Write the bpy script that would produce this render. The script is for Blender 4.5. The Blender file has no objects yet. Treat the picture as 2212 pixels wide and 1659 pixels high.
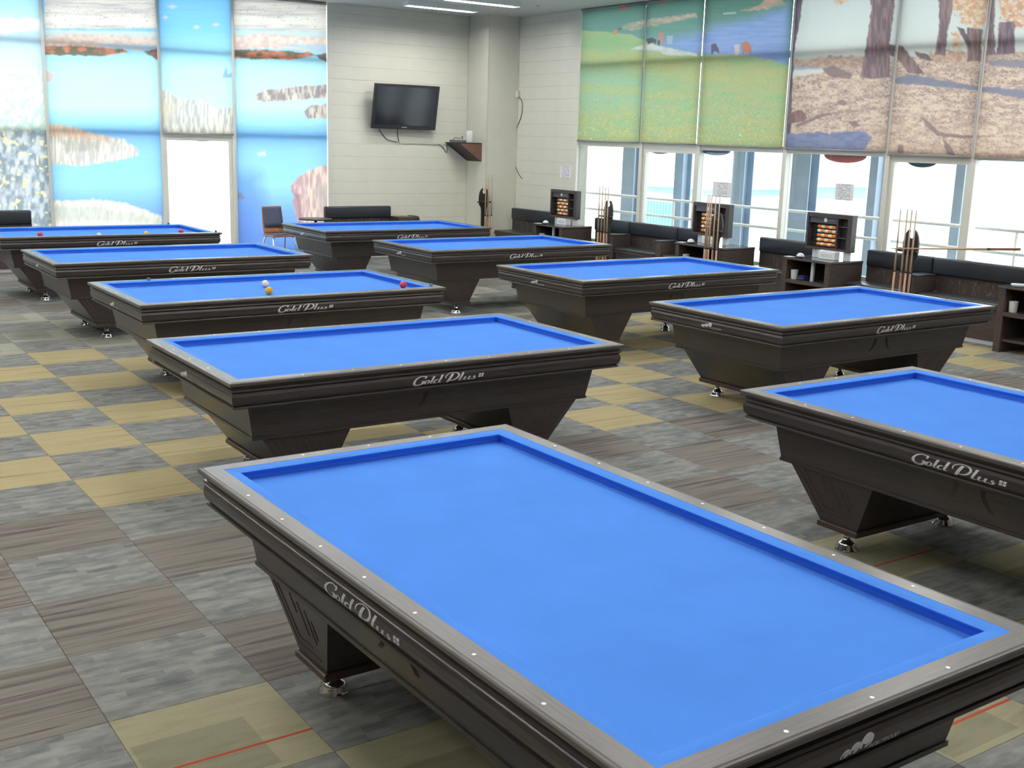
import bpy, bmesh, math, random
import numpy as np
from mathutils import Vector, Matrix, Euler

random.seed(7)
S = bpy.context.scene
COL = S.collection

# ------------------------------------------------------------------ camera, world, exposure
CAMP = np.array([-1.5621296723690934, -11.215150436464963, 2.1168150855302885])
CAMR = (1.3562421749703144, -0.028263547033237597, -0.598615574082594)
FPX, PW, PH = 2441.476562216094, 2212, 1659
cd = bpy.data.cameras.new('camera')
cam = bpy.data.objects.new('camera', cd)
COL.objects.link(cam)
cam.location = CAMP
cam.rotation_euler = CAMR
cd.sensor_fit = 'HORIZONTAL'
cd.sensor_width = 36
cd.lens = FPX / PW * 36
cd.clip_start = 0.05
cd.clip_end = 400
S.camera = cam

S.view_settings.view_transform = 'Standard'
S.view_settings.look = 'None'
S.view_settings.gamma = 1
S.view_settings.use_curve_mapping = False
S.view_settings.exposure = 0.0
S.cycles.use_denoising = True
S.cycles.max_bounces = 8
S.cycles.diffuse_bounces = 5
S.cycles.transparent_max_bounces = 12
S.cycles.sample_clamp_indirect = 4

SKY = 4.5
LAMP = 94.0
w = bpy.data.worlds.new('overcast_sky')
S.world = w
w.use_nodes = True
nt = w.node_tree
nt.nodes.clear()
tc = nt.nodes.new('ShaderNodeTexCoord')
sx = nt.nodes.new('ShaderNodeSeparateXYZ')
rp = nt.nodes.new('ShaderNodeValToRGB')
bg = nt.nodes.new('ShaderNodeBackground')
ow = nt.nodes.new('ShaderNodeOutputWorld')
nt.links.new(tc.outputs['Generated'], sx.inputs[0])
nt.links.new(sx.outputs[2], rp.inputs[0])
rp.color_ramp.elements[0].position = 0.0
rp.color_ramp.elements[0].color = (0.95, 0.98, 1.0, 1)
rp.color_ramp.elements[1].position = 1.0
rp.color_ramp.elements[1].color = (0.82, 0.92, 1.0, 1)
nt.links.new(rp.outputs[0], bg.inputs[0])
bg.inputs[1].default_value = SKY
nt.links.new(bg.outputs[0], ow.inputs[0])

# ------------------------------------------------------------------ photo pixel -> place helpers
RM = np.array(Euler(CAMR, 'XYZ').to_matrix())


def ray(u, v):
    return RM @ np.array([(u - PW / 2) / FPX, -(v - PH / 2) / FPX, -1.0])


def at(axis, val, u, v):
    d = ray(u, v)
    return CAMP + (val - CAMP[axis]) / d[axis] * d


def atx(u, v, x): return at(0, x, u, v)
def aty(u, v, y): return at(1, y, u, v)
def atz(u, v, z): return at(2, z, u, v)


def project(P):
    q = (np.asarray(P) - CAMP) @ RM
    return PW / 2 - FPX * q[:, 0] / q[:, 2], PH / 2 + FPX * q[:, 1] / q[:, 2]


# ------------------------------------------------------------------ small helpers
def srgb(*c):
    return tuple(((x / 255) / 12.92 if x / 255 <= 0.04045 else ((x / 255 + 0.055) / 1.055) ** 2.4) for x in c)


def lin(a):
    a = np.clip(a, 0, 255) / 255.0
    return np.where(a <= 0.04045, a / 12.92, ((a + 0.055) / 1.055) ** 2.4)


class G:
    """collects shapes into one mesh"""
    def __init__(s):
        s.v, s.f, s.m, s.sm = [], [], [], []

    def add(s, v, f, mi=0, smooth=False):
        o = len(s.v)
        s.v += [tuple(p) for p in v]
        for q in f:
            s.f.append(tuple(i + o for i in q))
            s.m.append(mi)
            s.sm.append(smooth)
        return s

    def box(s, x0, x1, y0, y1, z0, z1, mi=0):
        v = [(x0, y0, z0), (x1, y0, z0), (x1, y1, z0), (x0, y1, z0), (x0, y0, z1), (x1, y0, z1), (x1, y1, z1), (x0, y1, z1)]
        f = [(0, 3, 2, 1), (4, 5, 6, 7), (0, 1, 5, 4), (1, 2, 6, 5), (2, 3, 7, 6), (3, 0, 4, 7)]
        return s.add(v, f, mi)

    def rbox(s, x0, x1, y0, y1, z0, z1, r=0.01, seg=2, mi=0):
        bm = bmesh.new()
        bmesh.ops.create_cube(bm, size=1)
        for q in bm.verts:
            q.co = Vector(((x0 + x1) / 2 + q.co.x * (x1 - x0), (y0 + y1) / 2 + q.co.y * (y1 - y0), (z0 + z1) / 2 + q.co.z * (z1 - z0)))
        bmesh.ops.bevel(bm, geom=list(bm.edges), offset=r, segments=seg, affect='EDGES', profile=0.5)
        bm.verts.index_update()
        v = [q.co[:] for q in bm.verts]
        f = [tuple(x.index for x in q.verts) for q in bm.faces]
        bm.free()
        return s.add(v, f, mi, r >= .012)

    def frust(s, b, t, z0, z1, mi=0):
        """b,t = (x0,x1,y0,y1) at z0 and z1"""
        v = [(b[0], b[2], z0), (b[1], b[2], z0), (b[1], b[3], z0), (b[0], b[3], z0), (t[0], t[2], z1), (t[1], t[2], z1), (t[1], t[3], z1), (t[0], t[3], z1)]
        f = [(0, 3, 2, 1), (4, 5, 6, 7), (0, 1, 5, 4), (1, 2, 6, 5), (2, 3, 7, 6), (3, 0, 4, 7)]
        return s.add(v, f, mi)

    def lathe(s, prof, n=24, c=(0, 0, 0), mi=0, smooth=True, axis='z'):
        """prof: (r,z) from bottom to top; closed with caps when r>0 at the ends"""
        v, f = [], []
        for r, z in prof:
            for k in range(n):
                a = 2 * math.pi * k / n
                p = (r * math.cos(a), r * math.sin(a), z)
                if axis == 'x':
                    p = (p[2], p[0], p[1])
                if axis == 'y':
                    p = (p[1], p[2], p[0])
                v.append((p[0] + c[0], p[1] + c[1], p[2] + c[2]))
        m = len(prof)
        for i in range(m - 1):
            for k in range(n):
                f.append((i * n + k, i * n + (k + 1) % n, (i + 1) * n + (k + 1) % n, (i + 1) * n + k))
        s.add(v, f, mi, smooth)
        o = len(s.v) - len(v)
        if prof[0][0] > 1e-6:
            s.f.append(tuple(o + k for k in reversed(range(n)))); s.m.append(mi); s.sm.append(False)
        if prof[-1][0] > 1e-6:
            s.f.append(tuple(o + (m - 1) * n + k for k in range(n))); s.m.append(mi); s.sm.append(False)
        return s

    def tube(s, pts, r, n=8, mi=0):
        pts = [Vector(p) for p in pts]
        rr = r if isinstance(r, (list, tuple)) else [r] * len(pts)
        v, f = [], []
        up = None
        for i, p in enumerate(pts):
            t = (pts[min(i + 1, len(pts) - 1)] - pts[max(i - 1, 0)]).normalized()
            if up is None:
                up = Vector((0, 0, 1)) if abs(t.z) < 0.9 else Vector((1, 0, 0))
            a = t.cross(up).normalized()
            b = a.cross(t).normalized()
            up = b
            for k in range(n):
                an = 2 * math.pi * k / n
                v.append(p + a * (rr[i] * math.cos(an)) + b * (rr[i] * math.sin(an)))
        for i in range(len(pts) - 1):
            for k in range(n):
                f.append((i * n + k, i * n + (k + 1) % n, (i + 1) * n + (k + 1) % n, (i + 1) * n + k))
        f.append(tuple(reversed(range(n))))
        f.append(tuple((len(pts) - 1) * n + k for k in range(n)))
        return s.add(v, f, mi, True)

    def prism(s, poly, fn, mi=0):
        """poly: 2D outline; fn(p, k) -> 3D point for side k=0/1"""
        n = len(poly)
        v = [fn(p, 0) for p in poly] + [fn(p, 1) for p in poly]
        f = [tuple(reversed(range(n))), tuple(range(n, 2 * n))] + [(i, (i + 1) % n, n + (i + 1) % n, n + i) for i in range(n)]
        return s.add(v, f, mi)

    def build(s, name, mat, parent=None, fix=True):
        me = bpy.data.meshes.new(name)
        me.from_pydata([tuple(map(float, p)) for p in s.v], [], s.f)
        mats = mat if isinstance(mat, (list, tuple)) else [mat]
        for q in mats:
            me.materials.append(q)
        me.polygons.foreach_set('material_index', s.m)
        me.polygons.foreach_set('use_smooth', s.sm)
        if fix:
            bm = bmesh.new(); bm.from_mesh(me)
            bmesh.ops.recalc_face_normals(bm, faces=bm.faces)
            bm.to_mesh(me); bm.free()
        me.update()
        return obj(name, me, parent)


def obj(name, me, parent=None):
    o = bpy.data.objects.new(name, me)
    COL.objects.link(o)
    if parent is not None:
        o.parent = parent
    return o


def tag(o, label, cat, group=None):
    o['label'] = label
    o['category'] = cat
    if group:
        o['group'] = group
    return o


def thing(name, label, cat, loc=(0, 0, 0), rz=0, group=None):
    o = obj(name, None)
    o.empty_display_size = 0.1
    o.location = loc
    o.rotation_euler = (0, 0, rz)
    return tag(o, label, cat, group)


def struct(o):
    o['kind'] = 'structure'
    return o


def dup(root, loc=None, rz=None, label=None, parent=None):
    c = root.copy()
    COL.objects.link(c)
    c.parent = parent
    if loc is not None:
        c.location = loc
    if rz is not None:
        c.rotation_euler = (0, 0, rz)
    if label:
        c['label'] = label
    for ch in list(root.children):
        dup(ch, parent=c)
    return c


# ------------------------------------------------------------------ materials
def newmat(name):
    m = bpy.data.materials.new(name)
    m.use_nodes = True
    return m, m.node_tree, m.node_tree.nodes['Principled BSDF']


def node(t, kind, **kw):
    n = t.nodes.new(kind)
    for k, v in kw.items():
        if k in n.inputs:
            n.inputs[k].default_value = v
        else:
            setattr(n, k, v)
    return n


def ramp(t, fac, stops):
    r = t.nodes.new('ShaderNodeValToRGB')
    e = r.color_ramp.elements
    while len(e) < len(stops):
        e.new(0.5)
    for q, (p, c) in zip(e, stops):
        q.position = p
        q.color = (*c, 1)
    t.links.new(fac, r.inputs[0])
    return r.outputs[0]


def plain(name, col, rough=0.5, metal=0.0, spec=0.5, noise=0.06, scale=30, bump=0.0, coat=0.0, trans=0.0):
    m, t, b = newmat(name)
    tcn = node(t, 'ShaderNodeTexCoord')
    nz = node(t, 'ShaderNodeTexNoise', Scale=scale, Detail=3.0)
    t.links.new(tcn.outputs['Object'], nz.inputs['Vector'])
    lo = tuple(max(0, c * (1 - noise)) for c in col)
    hi = tuple(min(1, c * (1 + noise)) for c in col)
    t.links.new(ramp(t, nz.outputs[0], [(0.3, lo), (0.7, hi)]), b.inputs['Base Color'])
    b.inputs['Roughness'].default_value = rough
    b.inputs['Metallic'].default_value = metal
    b.inputs['Specular IOR Level'].default_value = spec
    b.inputs['Coat Weight'].default_value = coat
    b.inputs['Transmission Weight'].default_value = trans
    if bump:
        bp = node(t, 'ShaderNodeBump', Strength=bump, Distance=0.002)
        t.links.new(nz.outputs[0], bp.inputs['Height'])
        t.links.new(bp.outputs[0], b.inputs['Normal'])
    return m


def wood(name, dark, light, rough=0.35, stretch=(1.2, 28, 28), coat=0.0, spec=0.5):
    m, t, b = newmat(name)
    tcn = node(t, 'ShaderNodeTexCoord')
    mp = node(t, 'ShaderNodeMapping')
    mp.inputs['Scale'].default_value = stretch
    nz = node(t, 'ShaderNodeTexNoise', Scale=4.0, Detail=7.0, Roughness=0.65)
    t.links.new(tcn.outputs['Object'], mp.inputs[0])
    t.links.new(mp.outputs[0], nz.inputs['Vector'])
    mid = tuple((a + c) / 2 for a, c in zip(dark, light))
    t.links.new(ramp(t, nz.outputs[0], [(0.32, dark), (0.5, mid), (0.68, light)]), b.inputs['Base Color'])
    rr = node(t, 'ShaderNodeMapRange')
    rr.inputs['To Min'].default_value = rough * 0.85
    rr.inputs['To Max'].default_value = rough * 1.2
    t.links.new(nz.outputs[0], rr.inputs[0])
    t.links.new(rr.outputs[0], b.inputs['Roughness'])
    bp = node(t, 'ShaderNodeBump', Strength=0.12, Distance=0.001)
    t.links.new(nz.outputs[0], bp.inputs['Height'])
    t.links.new(bp.outputs[0], b.inputs['Normal'])
    b.inputs['Coat Weight'].default_value = coat
    b.inputs['Coat Roughness'].default_value = 0.22
    b.inputs['Specular IOR Level'].default_value = spec
    return m


WD, WL = (0.018, 0.014, 0.015), (0.052, 0.038, 0.037)
M = {}
M['wenge_x'] = wood('wenge_along', WD, WL, 0.36, (1.2, 30, 30), coat=.45)
M['wenge_y'] = wood('wenge_across', WD, WL, 0.36, (30, 1.2, 30), coat=.45)
M['cap_x'] = wood('rail_wenge_sheen_along', (0.050, 0.044, 0.039), (0.115, 0.103, 0.092), 0.36, (1.5, 40, 40), spec=.8, coat=.35)  # paler than the apron wenge: glossy sheen partly put into the colour
M['cap_y'] = wood('rail_wenge_sheen_across', (0.050, 0.044, 0.039), (0.115, 0.103, 0.092), 0.36, (40, 1.5, 40), spec=.8, coat=.35)
M['groove'] = plain('carved_line', (0.10, 0.05, 0.045), 0.5)
M['plinth'] = plain('plinth_veneer', (0.060, 0.036, 0.030), 0.35)
M['chrome'] = plain('chrome', (0.75, 0.76, 0.78), 0.12, 1.0, noise=0.02)
M['dot'] = plain('sight_pearl', (0.92, 0.92, 0.90), 0.3, noise=0.02)
M['letter'] = plain('silver_transfer', (0.72, 0.73, 0.76), 0.4, noise=0.03)


def cloth(name, col):
    m, t, b = newmat(name)
    tcn = node(t, 'ShaderNodeTexCoord')
    nz = node(t, 'ShaderNodeTexNoise', Scale=420.0, Detail=2.0)
    n2 = node(t, 'ShaderNodeTexNoise', Scale=3.0, Detail=2.0)
    t.links.new(tcn.outputs['Object'], nz.inputs['Vector'])
    t.links.new(tcn.outputs['Object'], n2.inputs['Vector'])
    mx = node(t, 'ShaderNodeMath', operation='ADD')
    t.links.new(nz.outputs[0], mx.inputs[0])
    t.links.new(n2.outputs[0], mx.inputs[1])
    ml = node(t, 'ShaderNodeMath', operation='MULTIPLY')
    ml.inputs[1].default_value = 0.5
    t.links.new(mx.outputs[0], ml.inputs[0])
    t.links.new(ramp(t, ml.outputs[0], [(0.35, tuple(c * 0.93 for c in col)), (0.65, tuple(min(1, c * 1.06) for c in col))]), b.inputs['Base Color'])
    b.inputs['Roughness'].default_value = 0.9
    b.inputs['Specular IOR Level'].default_value = 0.15
    bp = node(t, 'ShaderNodeBump', Strength=0.08, Distance=0.0006)
    t.links.new(nz.outputs[0], bp.inputs['Height'])
    t.links.new(bp.outputs[0], b.inputs['Normal'])
    return m


M['baize'] = cloth('blue_baize', (0.075, 0.25, 0.76))


# carpet tiles ------------------------------------------------------
def carpet(kind):
    m, t, b = newmat('carpet_' + kind)
    geo = node(t, 'ShaderNodeNewGeometry')
    fine = node(t, 'ShaderNodeTexNoise', Scale=260.0, Detail=2.0)
    t.links.new(geo.outputs['Position'], fine.inputs['Vector'])
    if kind == 'grey_block':
        br = node(t, 'ShaderNodeTexBrick', Scale=1.0)
        br.offset = 0.37
        br.squash = 1.6
        br.squash_frequency = 3
        br.inputs['Brick Width'].default_value = 0.15
        br.inputs['Row Height'].default_value = 0.050
        br.inputs['Mortar Size'].default_value = 0.004
        br.inputs['Mortar Smooth'].default_value = 1.0
        br.inputs['Color1'].default_value = (*srgb(114, 118, 118), 1)
        br.inputs['Color2'].default_value = (*srgb(162, 164, 158), 1)
        br.inputs['Mortar'].default_value = (*srgb(152, 153, 146), 1)
        wb = node(t, 'ShaderNodeTexNoise', Scale=9.0, Detail=2.0)
        t.links.new(geo.outputs['Position'], wb.inputs['Vector'])
        mxv = node(t, 'ShaderNodeMix', data_type='VECTOR')
        mxv.inputs[0].default_value = 0.015
        t.links.new(geo.outputs['Position'], mxv.inputs[4])
        t.links.new(wb.outputs['Color'], mxv.inputs[5])
        t.links.new(mxv.outputs[1], br.inputs['Vector'])
        mp = node(t, 'ShaderNodeMapping')
        mp.inputs['Scale'].default_value = (5, 14, 1)
        sn = node(t, 'ShaderNodeTexNoise', Scale=1.6, Detail=4.0)
        t.links.new(geo.outputs['Position'], mp.inputs[0])
        t.links.new(mp.outputs[0], sn.inputs['Vector'])
        r2 = ramp(t, sn.outputs[0], [(0.38, srgb(108, 112, 113)), (0.62, srgb(160, 161, 154))])
        mx = node(t, 'ShaderNodeMix', data_type='RGBA')
        mx.inputs[0].default_value = 0.45
        t.links.new(br.outputs[0], mx.inputs[6])
        t.links.new(r2, mx.inputs[7])
        col = mx.outputs[2]
    else:
        pal = {'gold_stripe': [(0.30, srgb(146, 130, 96)), (0.42, srgb(182, 168, 128)), (0.6, srgb(190, 178, 138)), (0.72, srgb(164, 148, 110))],
               'brown_stripe': [(0.30, srgb(84, 80, 78)), (0.40, srgb(118, 112, 106)), (0.56, srgb(142, 137, 129)), (0.66, srgb(96, 88, 86)), (0.74, srgb(126, 118, 112))],
               'khaki': [(0.32, srgb(158, 154, 126)), (0.5, srgb(176, 172, 142)), (0.7, srgb(164, 160, 134))],
               'pale_cross': [(0.32, srgb(158, 158, 146)), (0.5, srgb(172, 172, 158)), (0.7, srgb(166, 164, 150))]}[kind]
        mp = node(t, 'ShaderNodeMapping')
        mp.inputs['Scale'].default_value = (0.8, 17, 1) if 'stripe' in kind else (2, 8, 1)
        sn = node(t, 'ShaderNodeTexNoise', Scale=1.0, Detail=5.0, Roughness=0.6)
        t.links.new(geo.outputs['Position'], mp.inputs[0])
        t.links.new(mp.outputs[0], sn.inputs['Vector'])
        col = ramp(t, sn.outputs[0], pal)
        if kind in ('khaki', 'pale_cross'):
            uv = node(t, 'ShaderNodeUVMap')
            sp = node(t, 'ShaderNodeSeparateXYZ')
            t.links.new(uv.outputs[0], sp.inputs[0])

            def band(sock, c, hw):
                a = node(t, 'ShaderNodeMath', operation='SUBTRACT'); a.inputs[1].default_value = c
                t.links.new(sock, a.inputs[0])
                bb = node(t, 'ShaderNodeMath', operation='ABSOLUTE'); t.links.new(a.outputs[0], bb.inputs[0])
                cc = node(t, 'ShaderNodeMath', operation='LESS_THAN'); cc.inputs[1].default_value = hw
                t.links.new(bb.outputs[0], cc.inputs[0])
                return cc.outputs[0]
            b1 = band(sp.outputs[0], 0.36, 0.34)
            b2 = band(sp.outputs[1], 0.35, 0.30) if kind == 'khaki' else band(sp.outputs[1], 0.6, 0.38)
            an = node(t, 'ShaderNodeMath', operation='MULTIPLY'); t.links.new(b1, an.inputs[0]); t.links.new(b2, an.inputs[1])
            mx = node(t, 'ShaderNodeMix', data_type='RGBA'); mx.blend_type = 'MULTIPLY'
            t.links.new(an.outputs[0], mx.inputs[0]); t.links.new(col, mx.inputs[6])
            mx.inputs[7].default_value = (0.80, 0.80, 0.82, 1)
            col = mx.outputs[2]
            if kind == 'khaki':
                rd = band(sp.outputs[1], 0.30, 0.012)
                mx = node(t, 'ShaderNodeMix', data_type='RGBA')
                t.links.new(rd, mx.inputs[0]); t.links.new(col, mx.inputs[6])
                mx.inputs[7].default_value = (*srgb(196, 92, 70), 1)
                col = mx.outputs[2]
    mx = node(t, 'ShaderNodeMix', data_type='RGBA'); mx.blend_type = 'MULTIPLY'
    mx.inputs[0].default_value = 1.0
    t.links.new(col, mx.inputs[6])
    t.links.new(ramp(t, fine.outputs[0], [(0.3, (0.70, 0.70, 0.70)), (0.7, (0.86, 0.86, 0.86))]), mx.inputs[7])
    t.links.new(mx.outputs[2], b.inputs['Base Color'])
    b.inputs['Roughness'].default_value = 0.95
    b.inputs['Specular IOR Level'].default_value = 0.1
    bp = node(t, 'ShaderNodeBump', Strength=0.25, Distance=0.002)
    t.links.new(fine.outputs[0], bp.inputs['Height'])
    t.links.new(bp.outputs[0], b.inputs['Normal'])
    return m


CARPET = {k: carpet(k) for k in ('grey_block', 'gold_stripe', 'brown_stripe', 'khaki', 'pale_cross')}

M['wall'] = plain('cream_wall_panel', srgb(228, 227, 214), 0.6, noise=0.02, scale=4)
M['wall_gap'] = plain('wall_joint', srgb(176, 174, 160), 0.8)
M['pillar'] = plain('cream_pillar_paint', srgb(226, 225, 212), 0.65, noise=0.02, scale=4)
M['trim'] = plain('pale_trim', srgb(214, 212, 198), 0.5, noise=0.02)
M['ceiling'] = plain('ceiling_board', srgb(226, 226, 222), 0.85, noise=0.02, scale=8)
M['slab'] = plain('floor_slab', (0.18, 0.18, 0.18), 0.9)
M['alu'] = plain('ivory_window_frame', srgb(226, 225, 214), 0.45, noise=0.02)
M['bar'] = plain('grey_blind_bar', srgb(160, 160, 156), 0.4, 0.3, noise=0.02)
M['lamp_body'] = plain('white_lamp_body', (0.8, 0.8, 0.8), 0.4, noise=0.01)


def emit(name, col, st):
    m = bpy.data.materials.new(name)
    m.use_nodes = True
    t = m.node_tree
    t.nodes.clear()
    e = node(t, 'ShaderNodeEmission')
    e.inputs[0].default_value = (*col, 1)
    e.inputs[1].default_value = st
    o = node(t, 'ShaderNodeOutputMaterial')
    t.links.new(e.outputs[0], o.inputs[0])
    return m


M['tube'] = emit('fluorescent_tube', (1.0, 0.97, 0.92), LAMP)


def glass(name, tint=(0.95, 0.98, 0.98)):
    m = bpy.data.materials.new(name)
    m.use_nodes = True
    t = m.node_tree
    t.nodes.clear()
    tr = node(t, 'ShaderNodeBsdfTransparent')
    tr.inputs[0].default_value = (*tint, 1)
    gl = node(t, 'ShaderNodeBsdfGlossy')
    gl.inputs['Roughness'].default_value = 0.02
    lw = node(t, 'ShaderNodeLayerWeight', Blend=0.5)
    pw = node(t, 'ShaderNodeMath', operation='POWER'); pw.inputs[1].default_value = 5.0
    t.links.new(lw.outputs['Facing'], pw.inputs[0])
    fr = node(t, 'ShaderNodeMapRange')
    fr.inputs['To Min'].default_value = 0.03
    fr.inputs['To Max'].default_value = 0.5
    t.links.new(pw.outputs[0], fr.inputs[0])
    mx = node(t, 'ShaderNodeMixShader')
    o = node(t, 'ShaderNodeOutputMaterial')
    t.links.new(fr.outputs[0], mx.inputs[0])
    t.links.new(tr.outputs[0], mx.inputs[1])
    t.links.new(gl.outputs[0], mx.inputs[2])
    t.links.new(mx.outputs[0], o.inputs[0])
    return m


M['glass'] = glass('window_glass')


def fabric():
    m = bpy.data.materials.new('printed_blind_fabric')
    m.use_nodes = True
    t = m.node_tree
    t.nodes.clear()
    at_ = node(t, 'ShaderNodeAttribute', attribute_name='print')
    tcn = node(t, 'ShaderNodeTexCoord')
    nz = node(t, 'ShaderNodeTexNoise', Scale=160.0, Detail=2.0)
    t.links.new(tcn.outputs['Object'], nz.inputs['Vector'])
    mx = node(t, 'ShaderNodeMix', data_type='RGBA'); mx.blend_type = 'MULTIPLY'
    mx.inputs[0].default_value = 1
    t.links.new(at_.outputs[0], mx.inputs[6])
    t.links.new(ramp(t, nz.outputs[0], [(0.3, (0.93, 0.93, 0.93)), (0.7, (1, 1, 1))]), mx.inputs[7])
    d = node(t, 'ShaderNodeBsdfDiffuse')
    tr = node(t, 'ShaderNodeBsdfTranslucent')
    for sh_, k_ in ((d, 0.30), (tr, 0.36)):
        sc_ = node(t, 'ShaderNodeMix', data_type='RGBA'); sc_.blend_type = 'MULTIPLY'
        sc_.inputs[0].default_value = 1
        t.links.new(mx.outputs[2], sc_.inputs[6])
        sc_.inputs[7].default_value = (k_, k_, k_, 1)
        t.links.new(sc_.outputs[2], sh_.inputs[0])
    ms = node(t, 'ShaderNodeAddShader')
    o = node(t, 'ShaderNodeOutputMaterial')
    t.links.new(d.outputs[0], ms.inputs[0])
    t.links.new(tr.outputs[0], ms.inputs[1])
    t.links.new(ms.outputs[0], o.inputs[0])
    return m


M['fabric'] = fabric()

# ------------------------------------------------------------------ room shell
XR, YB, ZC = 10.5, 6.97, 4.24          # right wall, back wall, ceiling
XL, YF = -6.71, -13.42                 # unseen walls, left one set back to lessen bounced light
T = 0.61                               # carpet tile

fl = struct(G().box(XL, XR, YF, YB, -0.12, -0.007).build('floor', M['slab']))
struct(G().box(XL - .2, XR + .2, YF - .2, YB + .2, ZC, ZC + 0.2).build('ceiling', M['ceiling']))
M['wall_far'] = plain('unseen_brown_wall', srgb(104, 94, 86), .7, scale=4)  # unseen walls, darkened to cut the light bounced onto the tables
struct(G().box(XL - .2, XL, YF, YB, -0.12, ZC).build('wall_left', M['wall_far']))
struct(G().box(XL - .2, XR + .2, YF - .2, YF, -0.12, ZC).build('wall_front', M['wall_far']))

# window grid lines
RM_Y = [4.439, 2.789, 1.481, -0.232, -1.933, -3.144, -4.86]
LM_X = [6.998, 5.34, 4.142, 2.444, 1.24, -0.46]
YP, XP = 6.30, 9.83                    # pillar corner

wb = struct(G().box(LM_X[0], XR + .2, YB, YB + .2, -0.12, ZC).box(XL - .2, LM_X[-1], YB, YB + .2, -0.12, ZC)
            .box(LM_X[-1], LM_X[0], YB, YB + .2, -0.12, 0.05).build('wall_back', M['wall_gap']))
wr = struct(G().box(XR, XR + .2, RM_Y[0], YB, -0.12, ZC).box(XR, XR + .2, YF, RM_Y[-1], -0.12, ZC)
            .box(XR, XR + .2, RM_Y[-1], RM_Y[0], -0.12, 0.42).build('wall_right', M['wall_gap']))
struct(G().box(XP, XR - .012, YP, YB - .012, -0.006, ZC).build('wall_pillar', M['pillar']))

# horizontal cladding boards on both walls
PB = 0.2155
mb = G().box(LM_X[0] + .05, XP - .004, YB - .012, YB + .0, 0, PB - .003)
mr = G().box(XR - .012, XR, RM_Y[0] + .05, YP - .004, 0, PB - .003)
pb = pr = None
for i in range(20):
    z = i * PB
    h = min(PB, ZC - z)
    if i == 0:
        pb = mb.build('cladding_board', M['wall'], wb)
        pr = mr.build('cladding_board', M['wall'], wr)
        continue
    for src, par in ((pb, wb), (pr, wr)):
        c = src.copy(); COL.objects.link(c); c.parent = par
        c.location.z = z
        if h < PB:
            c.scale.z = h / PB
struct(G().box(XP - .02, XP + .0, YB - .03, YB - .012, 0, ZC).build('trim_1', M['trim']))
struct(G().box(XR - .03, XR - .012, YP - .02, YP, 0, ZC).build('trim_2', M['trim']))
struct(G().rbox(XP - .006, XP + .02, YP - .006, YP + .02, 0, ZC, .004).build('trim_3', M['trim']))
struct(G().box(LM_X[0], LM_X[0] + .05, YB - .04, YB, 0, ZC).build('trim_4', M['alu']))
struct(G().box(XR - .04, XR, RM_Y[0], RM_Y[0] + .05, 0, ZC).build('trim_5', M['alu']))


# windows ------------------------------------------------------------
def window(n, wall, a, b, z0, levels, sash=False):
    """a>b along the wall; levels: transom heights"""
    def bx(g, p0, p1, z0_, z1_, d0, d1):
        lo, hi = min(p0, p1), max(p0, p1)
        if wall == 'r':
            return g.box(XR + d0, XR + d1, lo, hi, z0_, z1_)
        return g.box(lo, hi, YB + d0, YB + d1, z0_, z1_)
    hw = .035
    fr = struct(bx(G(), b - hw, b + hw, z0, ZC, -.03, .10).build('window_%d' % n, M['alu']))
    lv = [z0 + .03] + list(levels) + [ZC - .03]
    g = G()
    bx(g, b + hw, a - hw, z0, z0 + .06, 0, .09)
    bx(g, b + hw, a - hw, ZC - .06, ZC, 0, .09)
    g.build('frame_rail', M['alu'], fr)
    for z in levels:
        bx(G(), b + hw, a - hw, z - .045, z + .045, -.01, .10).build('transom', M['alu'], fr)
    for k in range(len(lv) - 1):
        bx(G(), b + hw, a - hw, lv[k] + .03, lv[k + 1] - .03, .045, .053).build('pane', M['glass'], fr)
    if sash:
        z1, s = levels[0] - .045, .06
        g = G()
        bx(g, b + hw, b + hw + s, z0 + .06, z1, .0, .07)
        bx(g, a - hw - s, a - hw, z0 + .06, z1, .0, .07)
        bx(g, b + hw + s, a - hw - s, z1 - s, z1, .0, .07)
        bx(g, b + hw + s, a - hw - s, z0 + .06, z0 + .06 + s, .0, .07)
        g.build('sash', M['alu'], fr)
    return fr


n = 0
for i in range(len(RM_Y) - 1):
    n += 1
    window(n, 'r', RM_Y[i], RM_Y[i + 1], 0.42, (2.06, 3.33), sash=i in (1, 4))
for i in range(len(LM_X) - 1):
    n += 1
    window(n, 'b', LM_X[i], LM_X[i + 1], 0.05, (2.03, 3.30), sash=i == 1)

# carpet tiles -------------------------------------------------------
cmin, cmax = round(XL / T), math.ceil(XR / T)
rmin, rmax = -math.ceil(YB / T), math.ceil(-YF / T)


def tile_kind(c, r):
    if (c + r) % 2 == 0:
        return 'grey_block'
    if r <= -5:
        return 'brown_stripe'
    if r < 0 or (r == 0 and c < 1):
        return 'pale_cross' if (c * 3 + r) % 4 else 'brown_stripe'
    if r <= 7:
        return 'gold_stripe'
    if r <= 11:
        return 'brown_stripe'
    if r <= 14:
        return 'khaki'
    return 'brown_stripe'


def tile_geo(x0, x1, y0, y1):
    g = .0008
    return (x0 + g, x1 - g, y0 + g, y1 - g)


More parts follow.
